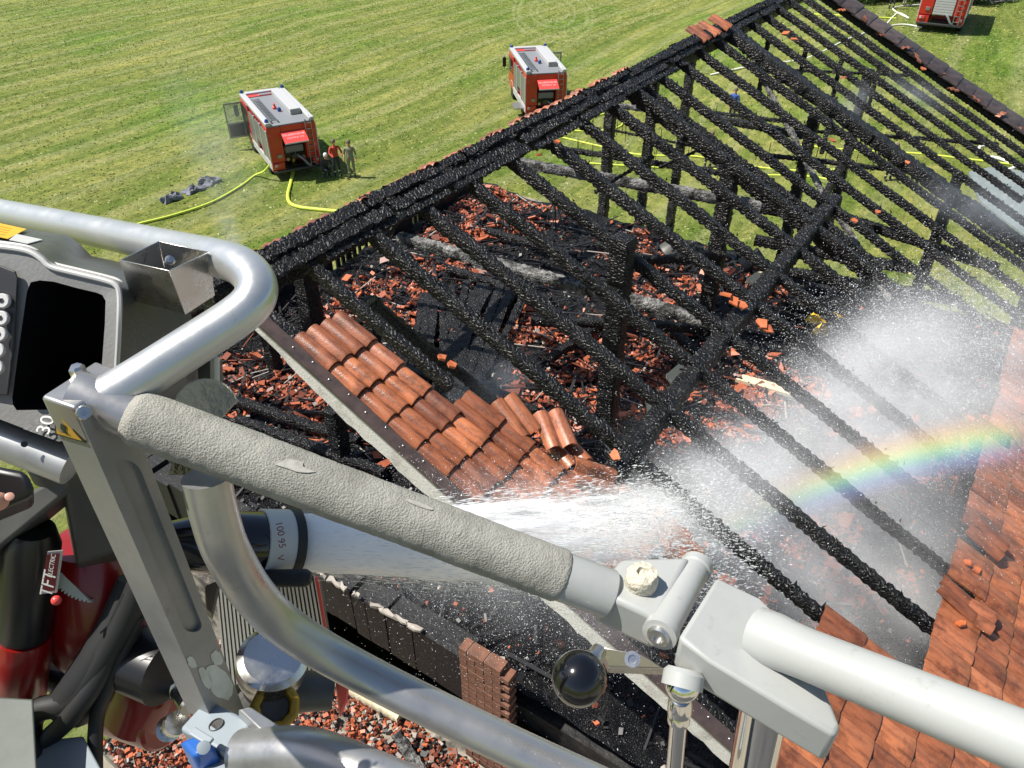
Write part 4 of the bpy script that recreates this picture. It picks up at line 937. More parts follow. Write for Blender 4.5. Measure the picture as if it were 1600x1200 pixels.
# toothed quadrant
gq = MB(); gc = P(150, 880, 1.24); r1 = (P(85, 920, 1.24) - gc).length; poly = []
gx_, gy_ = right, down
for k in range(37):
    t = rad(95 + 62 * k / 36); rr = r1 * (1.0 if k % 3 == 0 else .93 if k % 3 == 1 else 1.0)
    poly.append(gc + gx_ * rr * math.cos(t) * 1.0 + gy_ * rr * math.sin(t) * .82)
poly += [gc + gx_ * r1 * .78 * math.cos(rad(157)) + gy_ * r1 * .5 * math.sin(rad(157)), gc + gx_ * r1 * .7 * math.cos(rad(125)) + gy_ * r1 * .6 * math.sin(rad(125))]
gq.prism(poly, fwd * .012); mpart('gear_quadrant', gq, 'gear_white', smooth=0)
v0, v1 = P(50, 850, 1.17), P(28, 1092, 1.30); vd = (v1 - v0).normalized(); vl = (v1 - v0).length
mc = mpart('motor_housing', MB().lathe([(.03, -.03), (.040, 0), (.040, vl * .52), (.037, vl * .55)], v0, vd, 32), 'black')
mr = mpart('motor_sleeve', MB().lathe([(.041, vl * .55), (.042, vl * .57), (.042, vl * .97), (.036, vl)], v0, vd, 32), 'monitor_red')
pq = [P(74, 862, 1.125), P(97, 860, 1.13), P(88, 926, 1.16), P(63, 928, 1.155)]
mpl = MB().prism(pq, fwd * .003).build('motor_label', 'label_white', mon, 0)
pc_ = sum(pq, Vector()) / 4
MB().prism([pc_ + (v - pc_) * .88 - fwd * .003 for v in pq], fwd * .0006).build('label_field', 'label_red', mon, 0)
text_mesh('label_text', 'TFT', .026, P(76, 912, 1.115), P(79, 890, 1.14) - P(73, 922, 1.15), P(60, 890, 1.14) - P(90, 893, 1.14), 'label_white', mon)
text_mesh('label_text', 'ELECTRIC', .0095, P(81, 884, 1.105), P(83, 866, 1.13) - P(76, 905, 1.145), P(60, 890, 1.14) - P(90, 893, 1.14), 'label_white', mon)
h0, h1 = P(60, 1035, 1.36), P(150, 1075, 1.40); hd = (h1 - h0).normalized()
mpart('side_motor', MB().lathe([(.025, -.02), (.036, 0), (.036, .09), (.03, .12)], h0, hd, 28), 'black')
pq = [P(114, 1030, 1.32), P(136, 1045, 1.33), P(120, 1064, 1.335), P(96, 1046, 1.33)]
MB().prism(pq, fwd * .003).build('motor_label', 'label_red', mon, 0)
text_mesh('label_text', 'TFT', .018, P(115, 1046, 1.305), P(126, 1052, 1.32) - P(104, 1036, 1.32), P(124, 1032, 1.32) - P(110, 1058, 1.32), 'label_white', mon)
l0, l1 = P(180, 1095, 1.42), P(292, 1135, 1.36); ld = (l1 - l0).normalized()
mpart('lower_sleeve', MB().lathe([(.05, -.03), (.058, 0), (.056, .12), (.05, .125)], l0, ld, 32), 'monitor_red')
mpart('cable_gland', MB().lathe([(.02, 0), (.022, .01), (.016, .012), (.016, .04), (.02, .042), (.02, .06), (.012, .062)], P(262, 1140, 1.32), P(290, 1120, 1.25) - P(262, 1140, 1.32), 18), 'steel')
mpart('cable_gland', MB().lathe([(.018, 0), (.018, .02), (.013, .022), (.013, .07)], P(270, 1068, 1.30), P(296, 1110, 1.25) - P(270, 1068, 1.30), 18), 'steel')
for k, pth in enumerate(([(225, 900, 1.2), (180, 1000, 1.22), (120, 1090, 1.25), (60, 1110, 1.26), (45, 1150, 1.25), (70, 1230, 1.22)], [(210, 930, 1.21), (160, 1050, 1.23), (110, 1120, 1.24), (70, 1170, 1.25), (95, 1260, 1.2)], [(215, 960, 1.22), (170, 1070, 1.24), (150, 1130, 1.26), (150, 1260, 1.25)])):
    mpart('cable', MB().tube(smooth_path([P(*a) for a in pth], 6), .020 - .004 * k, 12), 'rubber')
mpart('cable_boot', MB().tube(smooth_path([P(205, 905, 1.24), P(175, 1010, 1.25), P(110, 1105, 1.28)], 5), [.02 + .02 * min(1, i / 5) for i in range(11)], 16), 'rubber')
mpart('indicator', MB().ball(P(88, 938, 1.16), .0075, 14), 'truck_red_bright')
# nozzle
n1 = P(458, 848, 1.42); nd = (P(1010, 842, 1.95) - n1).normalized(); nl_ = .13; n0 = n1 - nd * nl_
noz = mpart('nozzle', MB().lathe([(.03, -.12), (.045, -.06), (.052, -.02), (.057, .02), (.058, nl_ * .72), (.054, nl_ * .8)], n0, nd, 40), 'black_gloss')
MB().lathe([(.0595, nl_ * .52), (.0612, nl_ * .53), (.0612, nl_ * .90), (.059, nl_ * .91)], n0, nd, 40).build('nozzle_ring', 'label_white', noz)
MB().lathe([(.0600, nl_ * .90), (.0630, nl_ * .905), (.0630, nl_ + .004), (.056, nl_ + .006), (.048, nl_ * .8), (0, nl_ * .8)], n0, nd, 40).build('nozzle_lip', 'rubber', noz)
MB().hexa([P(345, 833, 1.405), P(430, 842, 1.37), P(442, 868, 1.37), P(345, 864, 1.405)], [P(345, 838, 1.44), P(430, 846, 1.41), P(442, 872, 1.41), P(345, 868, 1.44)]).build('nozzle_guide', 'paint_white', noz, 30, .003)
for px, py, bd in ((437, 826, '100'), (440, 849, '95'), (438, 872, 'V')):
    text_mesh('ring_text', bd, .017, P(px, py, 1.33), P(px + 3, py + 14, 1.37) - P(px, py, 1.37), P(px + 12, py - 2, 1.37) - P(px, py, 1.37), 'label_red', noz)
MB().tube([P(380, 905, 1.36), P(400, 904, 1.35), P(478, 903, 1.33), P(486, 903, 1.33)], [.014, .0155, .0155, .010], 18).build('nozzle_handle', 'rubber', noz)
mpart('nozzle_bracket', MB().hexa([P(320, 915, 1.35), P(345, 905, 1.35), P(332, 960, 1.40), P(322, 950, 1.40)], [P(320, 925, 1.40), P(345, 915, 1.40), P(332, 970, 1.45), P(322, 960, 1.45)]), 'dark_metal', .003)
# ribbed panel beside the nozzle
rp_ = thing('ribbed_panel', 'ribbed aluminium cooling panel with a red edge behind the bent inner rail', 'panel', P(430, 1000, 1.6))
Q = [P(336, 902, 1.58), P(496, 900, 1.52), P(524, 1062, 1.62), P(352, 1075, 1.68)]
MB().hexa(Q, [v + fwd * .02 for v in Q]).build('base_plate', 'dark_metal', rp_, 0)
nr = 27
for k in range(nr):
    t0 = (k + .18) / nr; t1 = (k + .74) / nr
    a, b, c, d = Q[0].lerp(Q[1], t0), Q[0].lerp(Q[1], t1), Q[3].lerp(Q[2], t1), Q[3].lerp(Q[2], t0); of = -fwd * .006
    MB().hexa([a + of, b + of, c + of, d + of], [a - fwd * .0005, b - fwd * .0005, c - fwd * .0005, d - fwd * .0005]).build('rib', 'aluminium', rp_, 0)
MB().bar(Q[1] - fwd * .008, Q[2] - fwd * .008, .006, .006).build('red_edge', 'truck_red_bright', rp_, 0)
# hose coupling with its brass valve
cpl = thing('hose_coupling', 'round aluminium hose coupling with yellow valve ring and red lever', 'coupling', P(430, 1110, 1.3))
c0 = P(424, 1048, 1.30); cdv = (P(432, 990, 1.22) - c0)
MB().lathe([(.030, -.03), (.050, -.02), (.056, 0), (.058, .012), (.056, .024), (.0575, .026), (.0575, .044), (.05, .05), (.047, .052), (0, .052)], c0, cdv, 44).build('coupling_cap', 'steel', cpl, 15)
MB().lathe([(.030, -.06), (.046, -.045), (.050, -.02), (.03, -.018)], c0, cdv, 36).build('coupling_seal', 'rubber', cpl)
MB().tube(smooth_path([P(390, 1100, 1.35), P(430, 1085, 1.33), P(480, 1080, 1.34), P(520, 1082, 1.35)], 5), [.042 - .0008 * i for i in range(16)], 24).build('pipe', 'gunmetal', cpl)
yc = P(430, 1104, 1.25); yd_ = (CAM - yc).normalized() + Vector((.1, 0, 0))
MB().lathe([(.024, -.012), (.038, -.014), (.040, -.008), (.040, .008), (.037, .014), (.026, .014), (.024, .008), (.024, -.012)], yc, yd_, 9).build('valve_ring', 'yellow_brass', cpl, 20, .004)
MB().lathe([(.022, -.02), (.022, -.006), (0, -.006)], yc, yd_, 20).build('valve_core', 'gunmetal', cpl)
MB().hexa([P(522, 1052, 1.36), P(545, 1056, 1.36), P(542, 1095, 1.38), P(530, 1122, 1.40)], [P(524, 1052, 1.39), P(547, 1056, 1.39), P(544, 1095, 1.41), P(532, 1122, 1.43)]).build('lever', 'truck_red_bright', cpl, 20, .004)
# socket box
sbx = thing('socket_box', 'pale blue-grey power socket box with blue hinged cover at the post foot', 'socket box', P(350, 1250, 1.15))
TQ = [P(280, 1138, 1.14), P(324, 1090, 1.18), P(396, 1128, 1.13), P(352, 1178, 1.08)]
MB().hexa(TQ, [v + DN * .075 for v in TQ]).build('box', 'box_blue_grey', sbx, 30, .006)
cc = sum(TQ, Vector()) / 4; tnv = (TQ[1] - TQ[0]).cross(TQ[3] - TQ[0]).normalized(); tnv = tnv if tnv.z > 0 else -tnv
MB().lathe([(.011, -.001), (.011, .0012), (.0098, .0012), (.0098, -.001)], cc + tnv * .0002, tnv, 26).build('knockout_ring', 'gunmetal', sbx)
b0 = [P(278, 1158, 1.10), P(308, 1146, 1.09), P(338, 1165, 1.07), P(300, 1182, 1.06)]
MB().hexa(b0, [v + DN * .09 for v in b0]).build('blue_cover', 'socket_blue', sbx, 30, .008)
hc = P(318, 1168, 1.05); MB().lathe([(.005, 0), (.009, .001), (.009, .005), (.005, .006)], hc, CAM - hc, 18).build('cover_clip', 'box_blue_grey', sbx)
MB().bar(P(300, 1142, 1.07), P(330, 1160, 1.055), .012, .006).build('cover_arm', 'box_blue_grey', sbx, 0, .002)
ru = P(352, 1215, 1.09); MB().lathe([(.032, -.02), (.034, 0), (.034, .06)], ru, Vector((-.2, -.3, -.9)), 26).build('socket_collar', 'box_blue_grey', sbx)

# ================================================================ fire engines on the meadow
def make_truck(label, loc, rz, door=0, flap=False, hatch=True, scale=.9, tilt=0):
    t = thing('fire_engine', label, 'fire engine', loc, rz, 'fire engines parked around the meadow'); t.scale = (scale,) * 3
    t.rotation_euler = (tilt, 0, rz)
    def pb(name, mb, m, parent=None, bevel=0, smooth=35): return mb.build(name, m, parent or t, smooth, bevel, local=True)
    LN = 6.1; BL = 4.3; W = 1.25
    body = MB()
    body.box((-W + .12, .9, .55), (W - .12, BL, 2.75))
    body.box((-W, 0, .95), (-.55, .9, 2.75)); body.box((.62, 0, .95), (W, .9, 2.75)); body.box((-.55, .02, 2.3), (.62, .9, 2.75))
    body.box((-W, .02, .45), (-.62, .9, .93)); body.box((.9, .02, .55), (W, .9, .93))
    pb('body', body, 'truck_red', bevel=.03)
    cabm = MB(); cabm.loft([[Vector((x, y, z)) for x, y in ((-W, BL + .03), (W, BL + .03), (W, yf), (-W, yf))] for z, yf in ((.6, LN), (1.55, LN + .05), (2.75, LN - .12))])
    cab = pb('cab', cabm, 'truck_red', bevel=.05)
    pb('windscreen', MB().hexa([(-1.1, LN - .12, 2.55), (1.1, LN - .12, 2.55), (1.1, LN - .05, 2.56), (-1.1, LN - .05, 2.56)], [(-1.12, LN + .02, 1.55), (1.12, LN + .02, 1.55), (1.12, LN + .08, 1.56), (-1.12, LN + .08, 1.56)]), 'glass', cab)
    for s in (-1, 1):
        for y0 in (BL + .2, BL + 1.02): pb('side_window', MB().box((s * W - .015, y0, 1.6), (s * W + .015, y0 + .68, 2.45)), 'glass', cab)
        # roller shutters with their white frames
        for k in range(3):
            y0 = .12 + k * 1.36; sh = pb('roller_shutter', MB().box((s * (W - .02) - .05, y0, 1.0 if k != 1 else 1.45), (s * (W - .02) + .03, y0 + 1.2, 2.5)), 'shutter')
            for j in range(9): pb('slat', MB().box((s * (W + .012) - .012, y0 + .04, 1.48 + j * .11), (s * (W + .012) + .012, y0 + 1.16, 1.56 + j * .11)), 'shutter', sh, smooth=0)
            pb('shutter_frame', MB().box((s * W - .05, y0 - .1, .95), (s * W + .045, y0 - .01, 2.62)), 'truck_white', bevel=.01)
        pb('side_sill', MB().box((s * (W - .03) - .05, .1, .5), (s * (W - .03) + .04, BL, .9)), 'truck_white', bevel=.02)
        pb('mirror_arm', MB().tube([(s * W, LN - .2, 2.4), (s * (W + .28), LN + .05, 2.4), (s * (W + .28), LN + .05, 1.6), (s * W, LN - .15, 1.6)], .02, 8), 'black')
        pb('mirror', MB().box((s * (W + .28) - .12, LN - .0, 1.7), (s * (W + .28) + .12, LN + .1, 2.3)), 'black', bevel=.03)
        for yw in (1.35, 4.95):
            wh = pb('wheel', MB().lathe([(.30, -.16), (.47, -.15), (.5, -.1), (.5, .1), (.47, .15), (.30, .16)], (s * (W - .17), yw, .5), (1, 0, 0), 26), 'rubber')
            pb('rim', MB().lathe([(.05, -.165), (.12, -.15), (.29, -.12), (.3, .12), (.12, .15), (.05, .165)], (s * (W - .17), yw, .5), (1, 0, 0), 20), 'shutter', wh)
            pb('mudguard', MB().tube([(s * (W - .06), yw + .62 * math.cos(a), .5 + .62 * math.sin(a)) for a in [math.pi * k / 10 for k in range(11)]], .07, 8), 'truck_white')
    # roof: white edge rails round a grey deck
    roof = pb('roof', MB().box((-W + .02, .02, 2.75), (W - .02, LN - .15, 2.83)), 'truck_grey', bevel=.02)
    for x0, x1, y0, y1, h in ((-W, -W + .3, 0, LN - .3, .17), (W - .28, W, 0, LN - .3, .17), (-W + .3, W - .28, LN - .45, LN - .1, .15)):
        pb('roof_rail', MB().box((x0, y0, 2.82), (x1, y1, 2.83 + h)), 'truck_white', roof, .05)
    pb('roof_band', MB().box((-W + .35, LN - .85, 2.835), (W - .4, LN - .5, 2.87)), 'truck_red_bright', roof)
    pb('roof_hatch', MB().box((-.3, LN - .82, 2.875), (.4, LN - .55, 2.9)), 'truck_grey', roof)
    pb('locker', MB().box((.38, 1.3, 2.83), (W - .32, LN - .9, 3.12)), 'truck_white', roof, .03)
    pb('locker_lid', MB().box((.40, 1.27, 2.9), (W - .34, 1.295, 3.08)), 'shutter', roof)
    ld_ = MB()
    for x in (-.86, -.52): ld_.box((x - .025, .35, 2.92), (x + .025, 4.5, 2.98))
    for k in range(15): ld_.box((-.86, .5 + k * .27, 2.93), (-.52, .54 + k * .27, 2.97))
    pb('roof_ladder', ld_, 'shutter', roof, smooth=0)
    pb('roof_monitor', MB().lathe([(.12, 0), (.10, .12), (.05, .14), (.05, .3), (.02, .3)], (-.1, 2.7, 2.83), (0, -.3, 1), 14), 'truck_red_bright', roof)
    for c in ((0.02, 2.15, 2.86), (-1.12, LN - .35, 2.98), (1.12, LN - .35, 2.98), (-1.12, .16, 2.98)):
        pb('beacon', MB().lathe([(.10, 0), (.11, .04), (.09, .13), (.04, .18), (0, .18)], c, (0, 0, 1), 16), 'beacon', roof)
    # rear: pump bay, raised flap, ladder, lamps
    pb('bay_lining', MB().box((-.54, .62, .9), (.61, .7, 2.3)), 'black')
    pump = pb('pump', MB().box((-.46, .25, 1.25), (.54, .62, 1.62)), 'truck_grey', bevel=.05)
    pb('pump_inlet', MB().lathe([(.12, -.1), (.12, .12), (.15, .12), (.15, .18), (0, .18)], (-.05, .2, 1.15), (0, -1, -.25), 18), 'dark_metal', pump)
    for x in (-.4, .42): pb('pump_outlet', MB().lathe([(.07, 0), (.07, .14), (.09, .14), (.09, .2), (0, .2)], (x, .25, 1.05), (0, -1, -.2), 14), 'shutter', pump)
    pb('suction_pipe', MB().tube(smooth_path([(.1, .15, 1.15), (.35, -.05, .95), (.6, -.1, .62), (.75, 0, .5)], 5), .06, 10), 'truck_grey', pump)
    if hatch:
        hp = [Vector((-.57, -.02, 2.42)), Vector((.64, -.02, 2.42)), Vector((.64, -.72, 2.08)), Vector((-.57, -.72, 2.08))]
        hn = Vector((0, -.44, .9)).normalized(); ha = MB().hexa([v + hn * .03 for v in hp], [v - hn * .02 for v in hp])
        hh = pb('rear_flap', ha, 'truck_red_bright')
        text_mesh('flap_text', 'FEUERWEHR', .2, Vector((.03, -.24, 2.313)) + hn * .034, (1, 0, 0), (0, .9, .44), 'truck_white', hh, True)
        text_mesh('flap_text', 'NOTRUF 122', .15, Vector((.06, -.44, 2.216)) + hn * .034, (1, 0, 0), (0, .9, .44), 'truck_white', hh, True)
        pb('flap_edge', MB().box((-.57, -.75, 2.04), (.64, -.70, 2.10)), 'truck_white', hh)
    else:
        hh = pb('rear_shutter', MB().box((-.5, .0, .98), (.58, .05, 2.42)), 'truck_white')
        for j in range(10): pb('slat', MB().box((-.48, -.02, 1.02 + j * .138), (.56, .0, 1.13 + j * .138)), 'truck_white', hh, smooth=0)
    lad = MB()
    for x in (.72, 1.02): lad.tube([(x, -.08, .55), (x, -.08, 2.95), (x, .25, 3.02)], .022, 8)
    for k in range(8): lad.tube([(.72, -.08, .7 + k * .29), (1.02, -.08, .7 + k * .29)], .018, 8)
    pb('rear_ladder', lad, 'shutter')
    for s in (-1, 1):
        lm = pb('rear_lamp', MB().box((s * 1.0 - .15, -.03, .72), (s * 1.0 + .15, .02, .88)), 'truck_red_bright', bevel=.01)
        pb('lamp_lens', MB().box((s * 1.08 - .06, -.045, .73), (s * 1.08 + .06, -.03, .87)), 'truck_white', lm)
        pb('marker_lamp', MB().box((s * 1.12 - .05, -.02, 2.3), (s * 1.12 + .05, .01, 2.42)), 'truck_red_bright')
    pb('work_lamp', MB().box((-.92, -.05, 1.18), (-.68, .0, 1.36)), 'shutter', bevel=.01)
    pb('bumper', MB().box((-1.22, -.12, .42), (1.22, .02, .54)), 'dark_metal', bevel=.02)
    pb('chassis', MB().box((-.45, .2, .45), (.45, LN - .2, .62)), 'black')
    if door:                                            # cab door standing open
        s = door; y1 = LN - .35; dr = MB(); x0 = s * W; L = 1.0
        for z0, z1, a0, a1 in ((.65, 1.5, 0, L), (2.48, 2.58, 0, L), (1.5, 2.5, 0, .08), (1.5, 2.5, L - .08, L)):
            dr.box((min(x0 + s * a0, x0 + s * a1), y1 - .05, z0), (max(x0 + s * a0, x0 + s * a1), y1, z1))
        dd = pb('open_door', dr, 'shutter', bevel=.01)
        pb('door_trim', MB().box((min(x0 + s * .1, x0 + s * .9), y1 - .08, .75), (max(x0 + s * .1, x0 + s * .9), y1 - .05, 1.4)), 'dark_metal', dd)
        pb('door_glass', MB().box((min(x0 + s * .09, x0 + s * .91), y1 - .03, 1.5), (max(x0 + s * .09, x0 + s * .91), y1 - .02, 2.48)), 'pane', dd)
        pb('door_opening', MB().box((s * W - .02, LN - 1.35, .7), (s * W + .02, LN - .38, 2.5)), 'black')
    if flap: pb('side_step', MB().box((-W - .6, .5, .62), (-W, 1.7, .67)), 'shutter')
    return t
pm_ = mat('pane', (.5, .55, .55), .05); pn = pm_.node_tree; pb_ = pn.nodes['Principled BSDF']; pb_.inputs['Alpha'].default_value = .25
def truck_at(label, px_left, px_right, fwdv, zroof, **k):
    rz = math.atan2(fwdv[1], fwdv[0]) - math.pi / 2
    sc_ = k.get('scale', .9); gl_ = GZ
    for _ in range(6):
        c = (onz(*px_left, gl_ + 2.9 * sc_) + onz(*px_right, gl_ + 2.9 * sc_)) / 2; gl_ = ground(c.x, c.y)
    return make_truck(label, (c.x, c.y, gl_), rz, **k), rz
tr1, rz1 = truck_at('nearest fire engine, red with white roof, raised rear flap and left cab door open', (414, 197), (491, 184), (.47, .88), 3, door=-1, flap=False)
tr2, rz2 = truck_at('red and white fire engine half hidden behind the roof ridge, right cab door open', (821, 114), (887, 110), (.72, .69), 3, door=1, flap=True)
make_truck('red fire engine at the top right edge with a white rear shutter and ladder', ongr(1462, 52) + Vector((0, 0, 0)), math.atan2(.06, .998) - math.pi / 2, hatch=False, scale=1.0)

# ---------------------------------------------------------------- hoses
def hose(name, pts, r, m, label, lift=None, cat='hose', group=None):
    pp = []
    for i, a in enumerate(pts):
        p = ongr(a[0], a[1]) if len(a) == 2 else onz(a[0], a[1], a[2]); 
        if len(a) == 2: p.z += r
        pp.append(p)
    return tag(MB().tube(smooth_path(pp, 7), r, 10).build(name, m), label, cat, group)
hose('fire_hose', [(421, 258, -.2), (412, 268, -.6), (398, 276), (375, 293), (330, 318), (270, 338), (215, 352), (150, 372), (90, 395)], .05, 'hose', 'lime yellow hose running from the nearest fire engine to the lower left')
hose('fire_hose', [(461, 232, .2), (459, 248, -.3), (458, 268, -.9), (454, 290), (450, 308), (454, 320), (468, 326), (490, 329), (540, 334)], .075, 'hose', 'thick yellow hose dropping from the pump of the nearest fire engine')
HB = 'yellow hose on the grass behind the burnt rafters'
for k, pts in enumerate(([(915, 189), (945, 179), (968, 184), (972, 196), (950, 204), (905, 206), (860, 200)], [(870, 214), (930, 228), (1000, 243), (1090, 246), (1180, 262), (1270, 268), (1400, 258)], [(1110, 118), (1180, 103), (1260, 92), (1330, 60), (1400, 40), (1440, 44)],
                         [(1250, 228), (1330, 236), (1430, 241), (1520, 251), (1620, 263)], [(1130, 280), (1200, 275), (1280, 279), (1310, 292), (1300, 305)], [(900, 255), (1010, 262), (1130, 266)], [(1380, 45), (1402, 22), (1420, 30), (1395, 14), (1440, 8)], [(1170, 20), (1290, 24), (1400, 30)])):
    hose('fire_hose', pts, .045, 'hose' if k not in (2, 6) else 'hose_white', ('white hose ' if k in (2, 6) else 'yellow hose ') + ['looping behind the ridge left of the open far bay', 'crossing the meadow behind the thick posts', 'trailing to the far fire engine', 'lying beyond the right rafters', 'bending under the big purlin', 'short run behind the left tie beams', 'coiled beside the far fire engine', 'straight along the hedge at the top'][k])
hose('fire_hose', [(1555, 228), (1530, 232), (1535, 245), (1560, 250), (1585, 262), (1560, 272)], .07, 'hose_white', 'white suction hose curling beyond the right rafters')
q = MB(); pts = [ongr(a, b) for a, b in ((1512, 272), (1560, 262), (1640, 285), (1680, 380), (1600, 372), (1530, 318))]
q.prism([p + Vector((0, 0, .12)) for p in pts], (0, 0, -.1)); tag(q.build('tarpaulin', 'tarp_grey', None, 0), 'pale grey tarpaulin spread on the grass beyond the right rafters', 'tarpaulin')
q = MB(); pts = [ongr(a, b) for a, b in ((1530, 6), (1700, -10), (1700, -40), (1530, -30))]
q.prism([p + Vector((0, 0, .03)) for p in pts], (0, 0, -.1)); tag(q.build('path', 'path_pale', None, 0), kind='structure')
def heap(px, py, sz, seed, label):
    c = ongr(px, py); q = MB(); R = random.Random(seed); n, mR = 16, 7; L = []
    for j in range(mR + 1):
        f = j / mR; row = []
        for i in range(n):
            t = 6.283 * i / n; d = Vector((math.cos(t) * 1.4, math.sin(t) * .9, 0))
            r = sz * math.cos(f * 1.5) * (.85 + .9 * noise.noise(Vector((math.cos(t) * 1.9, math.sin(t) * 1.9, seed * 3.7 + f))))
            row.append(c + d * r + Vector((0, 0, (.5 * sz) * math.sin(f * 1.5) * (.8 + 1.6 * noise.noise(Vector((math.cos(t) * 2, math.sin(t) * 2, f * 3 + seed)))) + .02)))
        L.append(row)
    q.loft(L); tag(q.build('clothing_heap', 'cloth_grey', None, 60), label, 'clothing')
heap(266, 313, .48, 1, 'grey heap of fire gear on the grass, leftmost of three'); heap(304, 298, .42, 2, 'grey heap of fire gear on the grass, middle of three'); heap(328, 286, .46, 3, 'grey heap of fire gear on the grass, nearest the fire engine')

# ---------------------------------------------------------------- people
def person(label, base, rz, top, legs, h=1.76, arms='down', hair='hair', crouch=False, lean=0):
    z = lambda v: v
    if crouch: J = dict(pel=(0, -.12, .42), che=(0, .05, .72), nb=(0, .12, .93), hd=(0, .17, 1.05), ht=(0, .18, 1.2), hipz=.40, knz=.48, kny=.28, ank=(.0))
    else: J = dict(pel=(0, 0, .96), che=(0, .01, 1.24), nb=(0, .0, 1.47), hd=(0, .02, 1.58), ht=(0, .03, 1.72), hipz=.93, knz=.5, kny=.03, ank=0)
    V = [J['pel'], J['che'], J['nb'], J['hd'], J['ht']]; Rr = [(.155, .115), (.165, .12), (.06, .06), (.082, .09), (.055, .06)]; E = [(0, 1), (1, 2), (2, 3), (3, 4)]
    for s in (-1, 1):
        sh = Vector(J['che']) + Vector((s * .19, .01, .17 if not crouch else .14)); i = len(V)
        if arms == 'down': pts = [sh, sh + Vector((s * .07, -.02, -.29)), sh + Vector((s * .09, .08, -.54)), sh + Vector((s * .09, .11, -.63))]
        elif arms == 'folded': pts = [sh, sh + Vector((s * .08, .02, -.28)), sh + Vector((-s * .02, .2, -.33)), sh + Vector((-s * .12, .22, -.33))]
        else: pts = [sh, sh + Vector((s * .10, .08, -.26)), sh + Vector((s * .04, .32, -.34)), sh + Vector((s * .03, .40, -.34))]
        V += pts; Rr += [.062, .052, .04, .042]; E += [(1, i), (i, i + 1), (i + 1, i + 2), (i + 2, i + 3)]
    for s in (-1, 1):
        i = len(V); hp = (s * .1, J['pel'][1], J['hipz'] - .04)
        V += [hp, (s * .115, J['kny'], J['knz']), (s * .12, -.02, .09), (s * .13, .13, .045)]; Rr += [.09, .068, .056, .045]; E += [(0, i), (i, i + 1), (i + 1, i + 2), (i + 2, i + 3)]
    me = skin_mesh('person', [Vector(v) for v in V], E, Rr, 0, 1)
    for m in (top, legs, 'skin', 'cloth_band', 'rubber'): me.materials.append(MATS[m])
    nbz = J['nb'][2]; pz = J['pel'][2]
    for p in me.polygons:
        c = p.center; k = 0
        if c.z > nbz - .0 and abs(c.x) < .14: k = 2
        elif c.z < pz - .02: k = 1
        if not crouch:
            if abs(c.x) > .17 and c.z < 1.0 and c.z > .7: k = 2
            if k == 1 and .22 < c.z < .30: k = 3
            if k == 1 and c.z < .13: k = 4
            if abs(c.x) > .2 and 1.0 < c.z < 1.08 and top != 'cloth_red': k = 3
        p.material_index = k
    o = put('person', me, None); o.location = base; o.rotation_euler = (lean, 0, rz); o.scale = (h / 1.76,) * 3; tag(o, label, 'person')
    hd = Vector(J['hd']); capm = MB(); capm.lathe([(.093, -.01), (.102, .03), (.098, .09), (.07, .145), (.03, .165), (0, .168)], hd + Vector((0, -.012, .02)), (0, -.18, 1), 18); capm.build('hair' if hair == 'hair' else 'helmet', hair, o, 60, local=True)
    fc = MB(); fc.ball(hd + Vector((0, .092, .015)), .018, 8); fc.build('nose', 'skin', o, 60, local=True)
    for s in (-1, 1): MB().ball(hd + Vector((s * .034, .082, .04)), .011, 8).build('eye', 'black', o, 60, local=True)
    return o
def face_cam(p): v = CAM - p; return math.atan2(v.y, v.x) - math.pi / 2
p = ongr(528, 275); person('person in a red shirt and dark trousers with hands together beside the nearest fire engine', p, face_cam(p) + .3, 'cloth_red', 'cloth_dark', 1.78, 'fold')
p = ongr(551, 277); person('person in olive fire gear standing furthest right of the nearest fire engine', p, face_cam(p) - .2, 'cloth_olive', 'cloth_olive', 1.8, 'down')
p = ongr(511, 277); person('person in dark fire gear and pale helmet crouching in the fire engine shadow', p, face_cam(p) + .5, 'cloth_dark', 'cloth_dark', 1.75, 'fold', 'helmet_white', True)
p = ongr(1386, 282); person('person in a red top seen through the rafters under the big double timber', p, face_cam(p) + .6, 'cloth_red', 'cloth_dark', 1.75, 'fold')
p = ongr(1142, 190); person('person with a blue top seen between rafters behind the ridge', p, face_cam(p) - .4, 'cloth_blue', 'cloth_dark', 1.75)
p = ongr(1105, 262); person('person in olive gear half hidden by the second thick post', p, face_cam(p), 'cloth_olive', 'cloth_dark', 1.78)
p = ongr(1392, 14); person('person in dark gear standing left of the far fire engine', p, face_cam(p), 'cloth_dark', 'cloth_dark', 1.78)
p = ongr(1412, 10); person('person in olive trousers between the hedge and the far fire engine', p, face_cam(p) + 1, 'cloth_dark', 'cloth_olive', 1.78)

# ---------------------------------------------------------------- hedge at the far edge
def bush(px, py, sx, sz, seed, label):
    c = ongr(px, py); t = thing('bush', label, 'bush', c); R = random.Random(seed); q = MB()
    for _ in range(2600):
        v = Vector((R.gauss(0, 1), R.gauss(0, 1), R.gauss(0, 1))).normalized(); f = R.random() ** .4
        p = c + Vector((v.x * sx * f, v.y * sx * .8 * f, sz * .55 + v.z * sz * .55 * f)); p += Vector((1, 1, 1)) * .3 * noise.noise(p)
        n = Vector((R.gauss(0, 1), R.gauss(0, 1), R.gauss(0, 1))).normalized(); a = n.orthogonal().normalized() * R.uniform(.06, .14); b = n.cross(a)
        q.cur = R.random() < .35; q.add([p + a, p + b * .6, p - a, p - b * .6], [(0, 1, 2, 3)])
    q.build('foliage', ('hedge_leaf', 'hedge_leaf_pale'), t, 0)
    MB().tube([c - Vector((0, 0, .1)), c + Vector((0, 0, sz * .6))], [.09, .04], 8).build('stem', 'bark', t)
